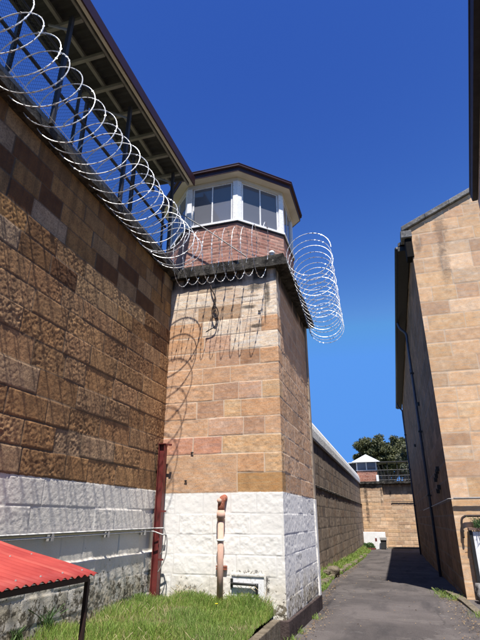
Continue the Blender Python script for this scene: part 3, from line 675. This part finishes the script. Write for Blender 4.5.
MB().tube(smooth([(-4.03, 8.62, 1.435), (-4.0, 8.63, 1.3), (-4.04, 8.65, 1.1), (-4.1, 8.66, 1.0)]), .009, 6).build('wire', M_pipe, CD, True)
for y in (1., 2.8, 4.6, 5.75, 7.1, 8.3): MB().box(-4.33, -4.235, y - .018, y + .018, 1.33, 1.41).build('clip', M_pipe, CD)

# ------------------------------------------------------------------ red corrugated shelter
SH = tag(empty('low_shelter', (-3.4, 4, .35)), 'low shelter with bright red corrugated roof on dark posts', 'shelter')
c0 = np.array((-2.83, 4.61, 1.10)); e = np.array((-.02, -1, 0.)); e /= np.linalg.norm(e); g = np.array((-1, .0, .0)); slope = .225
L1, W1 = 2.9, 1.36
n = int(L1 / .011); V = []; 
for i in range(n + 1):
    s_ = i * L1 / n; dz = .0105 * sin(2 * pi * s_ / .098)
    for j, wv in enumerate(np.linspace(0, W1, 8)):
        p = c0 + e * s_ + g * wv + np.array((0, 0, slope * wv + dz + .006 * sin(wv * 5 + s_ * 2))); V.append(p)
I = np.arange((n + 1) * 8).reshape(n + 1, 8); F = np.stack([I[:-1, :-1], I[1:, :-1], I[1:, 1:], I[:-1, 1:]], -1).reshape(-1, 4)
o = link('roof_sheet', np_mesh('roof_sheet', V, F), M_grip, SH, True)
md = o.modifiers.new('thick', 'SOLIDIFY'); md.thickness = .004
MB().bar(c0 + e * .06 + g * .07 + np.array((0, 0, -.035)), c0 + e * 2.85 + g * .07 + np.array((0, 0, -.035)), .04, .045).build('eave_beam', M_brown, SH)
MB().bar(c0 + e * .06 + g * .1 + np.array((0, 0, -.03)), c0 + e * .06 + g * 1.3 + np.array((0, 0, slope * 1.3 - .035)), .04, .045).build('side_beam', M_brown, SH)
for s_, wv in ((.06, .07), (2.8, .07), (.06, 1.28), (2.8, 1.28)):
    p = c0 + e * s_ + g * wv; MB().box(p[0] - .02, p[0] + .02, p[1] - .02, p[1] + .02, .1, p[2] + slope * wv - .055).build('leg', M_brown, SH, bevel=.003)

sc0 = None
for wv in (.10, .70, 1.26):
    for j in range(10):
        s_ = .0245 + .098 * (1 + 3 * j) ; p = c0 + e * s_ + g * wv; loc = (p[0] - SH.location[0], p[1] - SH.location[1], p[2] + slope * wv + .017 + .006 * sin(wv * 5 + s_ * 2) - SH.location[2])
        if sc0 is None:
            sc0 = MB().tube([(0, 0, -.006), (0, 0, 0.0), (0, 0, .001), (0, 0, .006)], [.010, .010, .006, .005], 8).build('screw', M_pipe); o_ = sc0
        else: o_ = sc0.copy(); COL.objects.link(o_)
        o_.parent = SH; o_.location = loc
# ------------------------------------------------------------------ grass and weeds
def blades(name, xs, ys_, zs, h, wd, mat, seed, lean=.5):
    r = np.random.default_rng(seed); n = len(xs); a = r.uniform(0, 2 * pi, n); hh = h * r.uniform(.5, 1.25, n); wv = wd * r.uniform(.6, 1.3, n)
    la = r.uniform(0, 2 * pi, n); ll = lean * hh * r.uniform(.1, 1, n)
    B = np.stack([xs, ys_, zs], -1); S = np.stack([np.cos(a) * wv, np.sin(a) * wv, 0 * a], -1); Ld = np.stack([np.cos(la) * ll, np.sin(la) * ll, 0 * la], -1)
    Z = np.stack([0 * a, 0 * a, hh], -1)
    V = np.stack([B - S, B + S, B + S * .8 + Ld * .35 + Z * .6, B - S * .8 + Ld * .35 + Z * .6, B + Ld + Z * .95 + S * .15, B + Ld + Z - S * .15], 1).reshape(-1, 3)
    k_ = np.arange(n)[:, None] * 6; F = np.concatenate([k_ + np.array([[0, 1, 2, 3]]), k_ + np.array([[3, 2, 4, 5]])])
    return link(name, np_mesh(name, V, F), mat)
r = np.random.default_rng(2); n = 95000
x = r.uniform(-4.28, -2.1, n); y = 8.92 - 6.8 * r.uniform(0, 1, n) ** 1.25
keep = (r.random(n) < .35 + .9 * (fbm(x, y, 2.2, 3, 12) + .5))
x, y = x[keep], y[keep]; z = lawn_z(x, y)
hv = .105 * (1 + 1.1 * fbm(x, y, 1.7, 3, 14))
hv = hv * np.where(y > 8.5, 1.25, 1)
tag(blades('lawn_grass', x, y, z - .01, hv, .0032, M_grass, 3), 'lush green uneven grass at the foot of the tower', 'grass', kind='stuff')
n = 26000; y = 12.7 + 34 * r.uniform(0, 1, n) ** 1.5; x = r.uniform(-3.0, -2.3, n); keep = (x < left_edge(y) + .05 - .12 * (fbm(x, y, 2, 2, 5) > .1)) & (fbm(x, y, 1.6, 3, 22) > -.22)
x, y = x[keep], y[keep]
tag(blades('verge_grass', x, y, verge_z(x, y) - .02, .115 * (1 + fbm(x, y, 1.5, 2, 8)) * (1.5 - .8 * (x + 3)), .006 + .0002 * y, M_grass, 4, .7), 'green weedy grass along the foot of the old wall', 'grass', kind='stuff')
n = 1500; x = r.uniform(-4.28, -2.12, n); y = r.uniform(3.0, 8.9, n); kp = fbm(x, y, 1.1, 3, 61) > -.05; x, y = x[kp], y[kp]
tag(blades('seed_stalks', x, y, lawn_z(x, y), .17, .0016, M_straw, 9, .8), 'pale dry seed stalks scattered through the green lawn', 'dry grass', kind='stuff')
def litter(name, xs_, ys_, zf, size, mat, seed):
    q = np.random.default_rng(seed); n = len(xs_); a = q.uniform(0, 6.28, n); s_ = size * q.uniform(.5, 1.4, n); z = zf(xs_, ys_) + .012
    A = np.stack([np.cos(a) * s_, np.sin(a) * s_, q.uniform(-.2, .3, n) * s_], -1); B = np.stack([-np.sin(a) * s_ * .4, np.cos(a) * s_ * .4, q.uniform(-.1, .3, n) * s_], -1); Pc = np.stack([xs_, ys_, z + .3 * s_], -1)
    return link(name, np_mesh(name, np.stack([Pc - A, Pc + B, Pc + A, Pc - B], 1).reshape(-1, 3), np.arange(4 * n).reshape(n, 4)), mat)
M_litter = leafmat('dry_leaves', [(0, (.10, .06, .03)), (.5, (.20, .13, .07)), (1, (.33, .25, .14))], trans=.1)
q = np.random.default_rng(31); ya = q.uniform(8.6, 30, 900); xa = left_edge(ya) + .12 + np.abs(q.normal(0, .13, 900)); yb = q.uniform(9, 16, 420); xb = 1.30 - np.abs(q.normal(0, .22, 420)) ; yc_ = q.uniform(8.5, 30, 260); xc_ = q.uniform(-1.7, 1.2, 260)
tag(litter('leaf_litter', np.concatenate([xa, xb, xc_]), np.concatenate([ya, yb, yc_]), lambda a_, b_: gz(b_) + .01, .022, M_litter, 32), 'small dry leaves and crumbs lying along the edges of the lane', 'leaf litter', kind='stuff')
def weed(name, c, n, h, sp, mat, label, cat='weed', group=None, wd=.006, seed=0):
    r = np.random.default_rng(seed); x = c[0] + r.normal(0, sp, n); y = c[1] + r.normal(0, sp, n)
    o = blades(name, x * 0 + (x - c[0]), (y - c[1]), 0 * x, h, wd, mat, seed, 1.1); o.location = c; tag(o, label, cat, group); return o
for i, (x, y, lb) in enumerate([(1.0, 15.9, 'grass tuft at the road edge beside the shaded building'), (1.22, 15.35, 'grass tuft nearest the gable corner'), (1.42, 12.6, 'small grass tuft on the concrete edging close by'), (.92, 16.7, 'sparse grass tuft farthest along the shaded building foot')]):
    weed('grass_tuft', (x, y, float(gz(y)) + .0), 55 + 20 * (i < 2), .14, .10, M_grass, lb, 'grass tuft', 'grass tufts at the road edge', .005, i)
for i, (x, y, s) in enumerate([(-1.83, 8.9, .06), (-1.82, 9.6, .07), (-1.8, 11.2, .06)]):
    weed('grass_tuft', (x, y, float(gz(y))), 50, .08, s, M_grass, ['tuft of weeds nearest along the tower plinth', 'middle tuft of weeds along the tower plinth', 'far tuft of weeds along the tower plinth'][i], 'weed', 'weeds at the tower plinth', .005, 30 + i)
for i, (x, y, z, h, lb) in enumerate([(-4.26, 5.9, .33, .42, 'dark leafy weed growing against the dirty whitewashed wall'), (-4.24, 5.35, .33, .22, 'short leafy weed by the wall behind the red shelter')]):
    o = weed('wall_weed', (x, y, z), 46, h * .55, .03, M_fern, lb, 'weed', None, .008, 40 + i)
for i, (x, y) in enumerate([(-3.85, 8.84), (-3.55, 8.86), (-3.7, 8.86), (-2.55, 8.84), (-2.2, 8.8)]):
    weed('dry_stalks', (x, y, .3), 16, .22, .06, M_straw, 'dry brown grass stalks against the whitewash, ' + ['leftmost', 'third from left', 'second from left', 'beside the hatch', 'at the tower corner'][i], 'stalks', 'dry stalks at the tower foot', .0022, 60 + i)
DN = tag(empty('dandelion', (-2.74, 7.85, .28)), 'single yellow flower in the lawn', 'flower')
M_yel = plain('yellow_petals', (.75, .55, .02), .6, var=.1)
MB().tube([(-2.74, 7.85, .25), (-2.74, 7.85, .40)], .003, 5).build('stem', M_fern, DN)
m = MB()
for a in range(12): m.bar((-2.74, 7.85, .402), (-2.74 + .022 * cos(a * pi / 6), 7.85 + .022 * sin(a * pi / 6), .412), .009, .003)
m.build('petals', M_yel, DN)

# ------------------------------------------------------------------ far left wall
FL = tag(empty('old_stone_wall', (-3.4, 30, -1)), 'weathered grey stone wall with white coping beyond the tower', 'wall')
u = np.arange(12.3, 50.02, .045); v = np.arange(-1.1, 5.01, .04)
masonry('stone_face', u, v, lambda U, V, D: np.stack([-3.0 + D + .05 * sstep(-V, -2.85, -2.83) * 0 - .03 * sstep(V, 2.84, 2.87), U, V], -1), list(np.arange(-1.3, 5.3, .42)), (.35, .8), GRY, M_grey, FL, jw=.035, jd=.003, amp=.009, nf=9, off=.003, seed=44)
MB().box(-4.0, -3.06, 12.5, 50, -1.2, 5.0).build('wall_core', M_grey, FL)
m = MB(); y = 12.4
while y < 50: y2 = min(y + .8, 50.0); m.add(*roughbox(-3.02, -2.965, y, y2 - .01, 2.76, 2.84, .1, .02, 9)); y = y2
m.build('string_course', M_crust, FL)
pts = [(-3.95, 12.4, 4.9), (-2.965, 12.4, 4.66), (-2.95, 12.4, 4.72), (-2.955, 12.4, 5.05), (-3.01, 12.4, 5.32), (-3.12, 12.4, 5.52), (-3.3, 12.4, 5.62), (-3.95, 12.4, 5.5)]
MB().prism(pts, (0, 37.5, 0)).build('coping', M_whitecap, FL)

# end wall
EW = tag(empty('end_wall', (0, 50.5, -1)), 'pale sandstone end wall across the lane with dark top', 'wall')
u = np.arange(-3.6, 6.5, .045); v = np.arange(-1.1, 4.62, .04)
masonry('stone_face', u, v, lambda U, V, D: np.stack([U, 50.0 - D - .25 * (U < -.95), V], -1), list(np.arange(-1.3, 4.9, .33)), (.5, 1.2), GAB, M_end, EW, jw=.035, jd=.012, amp=.01, nf=7, off=.01, seed=55)
MB().box(-3.8, 6.6, 50.06, 51.2, -1.2, 4.6).build('wall_core', M_end, EW)
m = MB(); x = -3.6
while x < 6.5: m.add(*roughbox(x, min(x + 1.2, 6.6) - .01, 49.6, 51.3, 4.62, 4.84, .12, .03, 19)); x += 1.2
m.build('capping', M_crust, EW)
for x, z in ((.0, 3.0), (.0, 3.02)):
    pass
MB().bar((-.3, 49.93, 3.02), (3, 49.93, 3.0), .05, .05).build('conduit', M_black, EW)
# old kerb at base
tag(MB().box(-1.0, 3.0, 49.3, 49.7, -.95, -.78).build('kerb', M_kerb, bevel=.03), kind='structure')
# railing with canopy on the end wall
RL = tag(empty('walkway_railing', (1, 49.8, 4.84)), 'dark mesh railing and thin roof on top of the end wall', 'railing')
for z in (4.95, 5.35, 5.86): MB().tube([(-1.25, 49.75, z), (5.5, 49.75, z)], .028, 6).build('rail', M_steel, RL)
for x in (-1.2, -.3, .6, 1.5, 2.4, 3.3): MB().box(x - .03, x + .03, 49.72, 49.78, 4.84, 6.55).build('post', M_steel, RL)
m = MB()
for x in np.arange(-1.2, 4, .13): m.bar((x, 49.76, 4.96), (min(x + .4, 4.2), 49.76, 5.36), .012, .012); m.bar((x, 49.76, 5.36), (min(x + .4, 4.2), 49.76, 4.96), .012, .012)
for x in np.arange(-1.2, 4, .13): m.bar((x, 49.76, 5.36), (x, 49.76, 5.86), .014, .014)
m.build('mesh_panel', M_steel, RL)
MB().box(-1.25, 5.5, 49.6, 51.1, 6.55, 6.63).build('roof', M_steel, RL, bevel=.01)
# far tower
FT = tag(empty('guard_cabin', (-2.26, 51, 4.84)), 'small distant guard cabin with white pyramid roof and blue windows', 'guard cabin')
u = np.arange(0, 1.92, .03); v = np.arange(4.84, 5.87, .03)
masonry('brick_wall', u, v, lambda U, V, D: np.stack([-3.19 + U, 49.9 - D, V], -1), list(np.arange(4.8, 6, .1)), (.23, .25), [(.33, .13, .09), (.38, .16, .11), (.30, .13, .09)], M_brick, FT, jw=.02, jd=.006, seed=77)
MB().box(-3.19, -1.29, 49.93, 51.8, 4.84, 5.86).build('base', M_brick, FT)
MB().box(-3.25, -1.24, 49.84, 51.85, 5.865, 5.92).build('sill', M_white, FT)
for x in (-3.15, -2.24, -1.33): MB().box(x - .05, x + .05, 49.9, 50.0, 5.92, 6.62).build('mullion', M_white, FT)
for x in (-3.10, -2.19): MB().box(x + .0, x + .81, 49.95, 49.96, 5.92, 6.62).build('pane', M_glass, FT)
MB().box(-3.19, -1.29, 51.7, 51.8, 5.92, 6.62).build('rear_wall', M_cream, FT)
MB().box(-1.33, -1.29, 50.0, 51.69, 5.92, 6.62).box(-3.19, -3.15, 50.0, 51.69, 5.92, 6.62).build('side_window', M_glass, FT)
a = 1.33; cx, cy = -2.26, 50.85
MB().add([(cx - a, cy - a, 6.66), (cx + a, cy - a, 6.66), (cx + a, cy + a, 6.66), (cx - a, cy + a, 6.66), (cx, cy, 7.5), (cx - a, cy - a, 6.63), (cx + a, cy - a, 6.63), (cx + a, cy + a, 6.63), (cx - a, cy + a, 6.63)],
         [(0, 1, 4), (1, 2, 4), (2, 3, 4), (3, 0, 4), (8, 7, 6, 5), (0, 5, 6, 1), (1, 6, 7, 2), (2, 7, 8, 3), (3, 8, 5, 0)]).build('roof', M_greyroof, FT)
AN = tag(empty('cabin_annexe', (-3.6, 50.5, 4.84)), 'narrow dark shed with flat roof beside the distant guard cabin', 'shed')
MB().box(-3.82, -3.24, 49.9, 51.5, 4.84, 6.58).build('wall', M_steel, AN)
MB().box(-3.95, -3.26, 49.75, 51.6, 6.581, 6.66).build('roof', M_greyroof, AN)
tag(MB().box(-1.42, -1.18, 49.66, 49.86, 4.84, 5.42).build('cabinet', M_white, bevel=.02), 'small white cabinet on the wall top beside the distant cabin', 'cabinet')

# low white wall, bin, marker post, bush at the lane's end
LWW = tag(empty('low_white_wall', (-2.3, 48.2, -.9)), 'low bright white wall at the far end of the lane', 'wall')
MB().box(-3.5, -1.10, 48.4, 48.6, -1., .46).build('wall_panel', M_white, LWW, bevel=.02)
MB().box(-3.5, -3.3, 47.6, 48.38, -1., .46).build('side_panel', M_white, LWW, bevel=.02)
BN = tag(empty('wheelie_bin', (-1.25, 47.9, -.9)), 'grey bin with pale lid beside the low white wall', 'bin')
MB().prism([(-1.52, 47.7, -.88), (-1.12, 47.7, -.88), (-1.06, 47.7, -.2), (-1.56, 47.7, -.2)], (0, .45, 0)).build('body', M_int, BN, bevel=.02)
MB().box(-1.60, -1.02, 47.64, 48.2, -.2, .08).build('lid', M_pipe, BN, bevel=.04)
for x in (-1.5, -1.1): MB().tube([(x, 48.17, -.82), (x + .05, 48.17, -.82)], .08, 10).build('wheel', M_black, BN)
PS = tag(empty('marker_post', (-1.9, 47.8, -.9)), 'short white marker post with red band before the low white wall', 'post')
MB().box(-2.0, -1.85, 47.75, 47.85, -.92, .12).build('shaft', M_white, PS, bevel=.02)
MB().box(-2.005, -1.845, 47.745, 47.855, -.28, -.02).build('band', M_redpost, PS)
def leafcloud(name, clumps, n, size, mat, seed, parent=None, flat=.8):
    r = np.random.default_rng(seed); Vs = []; 
    cl = np.array(clumps, float); wts = cl[:, 3] ** 2; wts /= wts.sum(); idx = r.choice(len(cl), n, p=wts)
    d = r.normal(size=(n, 3)); d /= np.linalg.norm(d, axis=1)[:, None]; rad = cl[idx, 3] * (r.uniform(.25, 1.3, n) if len(cl) > 20 else r.uniform(.5, 1.08, n))
    P = cl[idx, :3] + d * rad[:, None] * np.array((1, 1, flat)); a = r.normal(size=(n, 3)); a /= np.linalg.norm(a, axis=1)[:, None]; b = np.cross(a, r.normal(size=(n, 3))); b /= np.linalg.norm(b, axis=1)[:, None]
    s_ = size * r.uniform(.6, 1.4, n)[:, None]; V = np.stack([P - a * s_, P + b * s_ * .5, P + a * s_, P - b * s_ * .5], 1).reshape(-1, 3)
    return link(name, np_mesh(name, V, np.arange(4 * n).reshape(n, 4)), mat, parent)
o = leafcloud('low_bush', [(-2.95, 47.7, -.75, .4), (-2.5, 47.7, -.72, .42), (-3.2, 47.6, -.85, .3), (-2.25, 47.6, -.85, .25)], 5000, .06, M_fern, 5); tag(o, 'low rounded green bush in front of the white wall', 'bush')
tag(MB().box(-3.5, -2.0, 47.05, 47.2, -1.0, -.78).build('bed_edging', M_redpost, bevel=.02), 'low red brown edging in front of the bush', 'edging')

# ------------------------------------------------------------------ trees
def tree(label, base, crown, n, size, mat, seed, leafn):
    t_ = tag(empty('tree', base), label, 'tree', 'trees behind the end wall'); r = np.random.default_rng(seed); b = np.array(base, float); cc = np.array(crown[:3])
    cl = []
    for i in range(n):
        d = r.normal(size=3); d /= np.linalg.norm(d); q = cc + d * np.array(crown[3:6]) * r.uniform(.35, .95); cl.append((*q, r.uniform(.35, 1.05) * crown[6]))
    m = MB(); fork = b + (cc - b) * np.array((.3, .3, .5)); m.tube([b, b + (fork - b) * .5 + (.1, 0, 0), fork], [.45, .36, .3], 10)
    for c_ in cl[::2]:
        q = np.array(c_[:3]); mid = (fork + q) / 2 + r.normal(size=3) * .3; m.tube(smooth([fork, mid, q], 5), np.linspace(.17, .03, 11), 6)
    m.build('trunk', M_bark, t_, True); leafcloud('crown', cl, leafn, size, mat, seed, t_)
tree('large dark green tree rising behind the distant cabin', (-.6, 64, -.9), (-.7, 64, 8.6, 4.2, 2.5, 2.7, .9), 75, .13, M_leaf, 7, 42000)
tree('dark tree leaning toward the shaded building roof', (2.9, 66, -.9), (3.2, 66, 8.8, 3.0, 2.3, 3.9, .95), 70, .13, M_leaf, 8, 42000)
tree('paler grey green tree in front of the dark crowns', (1.9, 60, -.9), (1.9, 60, 8.1, .9, .9, 1.5, .6), 12, .12, M_leaf2, 9, 9000)

# ------------------------------------------------------------------ gable building on the right
GB = tag(empty('gabled_building', (5, 30, -.4)), 'large sandstone building with gable end and shaded long side', 'building')
GX, GY, GE = 1.55, 15.6, 44.0
gc = [-.8, -.35, .05, .45, .85, 1.27, 1.67, 2.1, 2.68, 3.15, 3.55, 3.95, 4.36, 4.85, 5.33, 5.81, 6.3, 6.76, 7.2, 7.72, 8.2, 8.75, 9.3, 9.85, 10.35, 10.85, 11.3, 11.75, 12.2, 12.65, 13.1, 13.6, 14.1]
gsl = .475
def roofz(x): return 11.0 + (x - 1.3) * gsl
u = np.concatenate([np.arange(GX, 4.9, .022), np.arange(4.9, 10.2, .08)]); v = np.concatenate([np.arange(-.7, 10.3, .03), np.arange(10.3, 13.2, .03)])
def placeG(U, V, D):
    return np.stack([U, GY - D, np.minimum(V, roofz(np.where(U < 6.5, U, 13.0 - U)) - .02)], -1)
masonry('gable_wall', u, v, placeG, gc, (.55, 1.5), GAB, M_gable, GB, jw=.022, jd=.006, amp=.006, nf=5, off=.004, seed=66)
u = np.concatenate([np.arange(GY, 24, .04), np.arange(24, GE + .01, .09)]); v = np.arange(-1.2, 10.6, .045)
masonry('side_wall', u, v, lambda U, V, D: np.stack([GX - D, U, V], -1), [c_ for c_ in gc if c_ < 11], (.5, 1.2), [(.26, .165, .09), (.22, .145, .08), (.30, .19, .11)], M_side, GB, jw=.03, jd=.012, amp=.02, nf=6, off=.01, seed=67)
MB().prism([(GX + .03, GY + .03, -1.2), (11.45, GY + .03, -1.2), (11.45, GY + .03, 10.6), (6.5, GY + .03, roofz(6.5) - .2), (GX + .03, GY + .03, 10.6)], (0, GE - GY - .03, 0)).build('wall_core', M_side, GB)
# kneeler, coping
def slopebar(x0, x1, dz0, dz1, y0, y1): return [(x0, y0, roofz(x0) + dz0), (x1, y0, roofz(x1) + dz0), (x1, y0, roofz(x1) + dz1), (x0, y0, roofz(x0) + dz1)]
m = MB(); x = 1.30
while x < 6.4:
    x2 = min(x + .85, 6.5); m.prism(slopebar(x, x2 - .008, .0, .17, 0, 0) if False else [(x, GY - .10, roofz(x)), (x2 - .008, GY - .10, roofz(x2)), (x2 - .008, GY - .10, roofz(x2) + .19), (x, GY - .10, roofz(x) + .19)], (0, .5, 0)); x = x2
m.build('gable_coping', M_coping, GB, bevel=.02)
m = MB(); x = 11.7
while x > 6.6:
    x2 = max(x - .85, 6.5); zz = lambda q: roofz(13.0 - q); m.prism([(x, GY - .10, zz(x)), (x2, GY - .10, zz(x2)), (x2, GY - .10, zz(x2) + .19), (x, GY - .10, zz(x) + .19)], (0, .5, 0)); x = x2
m.build('gable_coping', M_coping, GB)
MB().box(1.25, 1.62, GY - .11, GY + .40, 10.72, 11.0).build('kneeler', M_coping, GB, bevel=.02)
MB().box(1.36, GX + .05, GY - .04, GY + .40, 9.95, 10.71).build('kneeler_corbel', M_gable, GB, bevel=.03)
# roof
th = .12
MB().prism([(1.15, GY + .42, 10.70), (6.5, GY + .42, roofz(6.5) + .05), (11.85, GY + .42, 10.70), (11.85, GY + .42, 10.82), (6.5, GY + .42, roofz(6.5) + .17), (1.15, GY + .42, 10.82)], (0, GE - GY, 0)).build('roof', M_deck, GB)
MB().box(1.12, GX - .03, GY + .42, GE + .3, 10.50, 10.68).build('eave_soffit', M_black, GB)
MB().tube([(1.10, GY + .45, 10.62), (1.10, GE + .3, 10.62)], .085, 10).build('gutter', M_black, GB, True)
for y in (23.2, 42.0):
    d = MB().tube(smooth([(1.12, y, 10.5), (1.2, y, 10.2), (1.44, y, 9.9), (1.45, y, 9.5)], 5) + [(1.45, y, -.9)], .06, 10).build('downpipe', M_bluepipe, GB, True)
    for z in (7.9, 5.2, 2.5): MB().box(1.37, 1.54, y - .09, y + .09, z - .03, z + .03).build('bracket', M_black, d)
for i, (y, z) in enumerate([(24.4, 8.4), (22.4, 6.3), (19.3, 2.9), (18.8, 3.0), (18.3, 3.1), (17.9, 3.15), (19.0, 2.5), (18.4, 2.6), (30.0, 5.5)]):
    MB().box(1.44, 1.54, y - .06, y + .06, z - .10, z + .05).build('wall_bracket', M_black, GB)
MB().tube([(1.47, 30, 2.0), (1.47, 15.52, 2.11), (1.58, 15.50, 2.11), (6, 15.50, 2.14)], .014, 6).build('conduit', M_pipe, GB, True)
MB().tube([(1.60, 15.49, 2.115), (6, 15.49, 2.145)], .028, 8).build('pipe', M_pipe, GB, True)
# things at its foot
BP = tag(empty('bent_pipe', (1.8, 15.45, 1.2)), 'short dark bent pipe on the gable wall above the white boards', 'pipe')
MB().tube(smooth([(1.70, 15.50, 1.10), (1.70, 15.50, 1.35), (1.72, 15.50, 1.55), (1.80, 15.50, 1.64), (2.0, 15.50, 1.66), (3.2, 15.5, 1.66)], 5), .03, 8).build('pipe', M_rust, BP, True)
MB().box(1.66, 1.74, 15.48, 15.56, 1.25, 1.31).build('clip', M_rust, BP)
WD = tag(empty('boarded_door', (2.4, 15.4, -.4)), 'white vertical boards beside the gable corner with grooves', 'door')
for i in range(7):
    x = 1.93 + i * .15; MB().box(x, x + .142, 15.36, 15.40, -.35, 1.27).build('board', M_white, WD, bevel=.006)
MB().box(1.84, 1.92, 15.35, 15.55, -.4, 1.30).build('frame', M_black, WD, bevel=.004)
MB().box(1.84, 3.0, 15.30, 15.56, 1.30, 1.36).build('lintel', M_soffit, WD)
o = weed('wall_fern', (2.2, 15.40, 1.36), 160, .24, .09, M_fern, 'green fern growing on the ledge above the white boards', 'fern', None, .013, 77); 
tag(boulder('boulder', (1.98, 15.0, -.16), (.26, .26, .24), M_coping, 99), 'grey rounded boulder at the foot of the white boards', 'boulder')
tag(boulder('boulder', (2.25, 14.6, -.30), (.2, .22, .14), M_coping, 98), 'smaller dark rock in front of the rounded boulder', 'rock')

# ------------------------------------------------------------------ near building on the right (eave overhead)
NB = tag(empty('verandah_building', (2.6, 1, 0)), 'near building at right edge seen only by its pale fascia and eave', 'building')
a0 = np.array((.62, .55, 0.)); b0 = np.array((1.365, 5.40, 0.)); dd = np.array((.317, 2.5, 0)); dd /= np.linalg.norm(dd); nn = np.array((dd[1], -dd[0], 0)); ln = 11; a0 = b0 - dd * ln
ZE = 5.0
M_fas = plain('weathered_fascia', (.62, .60, .60), .7, var=.15, scale=2, rust=(.35, .30, .27))
def nb(s_, o_, z): return a0 + dd * s_ + nn * o_ + np.array((0, 0, z))
MB().prism([nb(0, 0, ZE), nb(0, .075, ZE), nb(0, .075, ZE + .26), nb(0, 0, ZE + .26)], dd * ln).build('fascia', M_fas, NB)
MB().prism([nb(0, -.06, ZE + .14), nb(0, -.005, ZE + .14), nb(0, -.005, ZE + .22), nb(0, -.07, ZE + .22)], dd * ln).build('gutter', M_steel, NB)
MB().prism([nb(0, .077, ZE + .10), nb(0, .62, ZE + .10), nb(0, .62, ZE + .13), nb(0, .077, ZE + .13)], dd * ln).build('soffit', M_soffit, NB)
MB().prism([nb(0, -.07, ZE + .265), nb(0, 4.5, ZE + 2.0), nb(0, 4.5, ZE + 2.05), nb(0, -.07, ZE + .31)], dd * (ln + .05)).build('roof', M_deck, NB)
MB().prism([nb(-0, .55, -.3), nb(0, 4.5, -.3), nb(0, 4.5, ZE + 1.9), nb(0, .55, ZE + .3)], dd * (ln - .5)).build('wall', M_gable if False else M_soffit, NB)
MB().prism([nb(ln - .02, .0, ZE - .62), nb(ln - .02, .04, ZE - .62), nb(ln - .02, .5, ZE + .1), nb(ln - .02, 0, ZE + .25)], dd * .04).build('end_bracket', M_beam, NB)
MB().bar(nb(ln - .9, .03, ZE + .02), nb(ln - .9, .55, ZE - .5), .05, .05).build('strut', M_steel, NB)
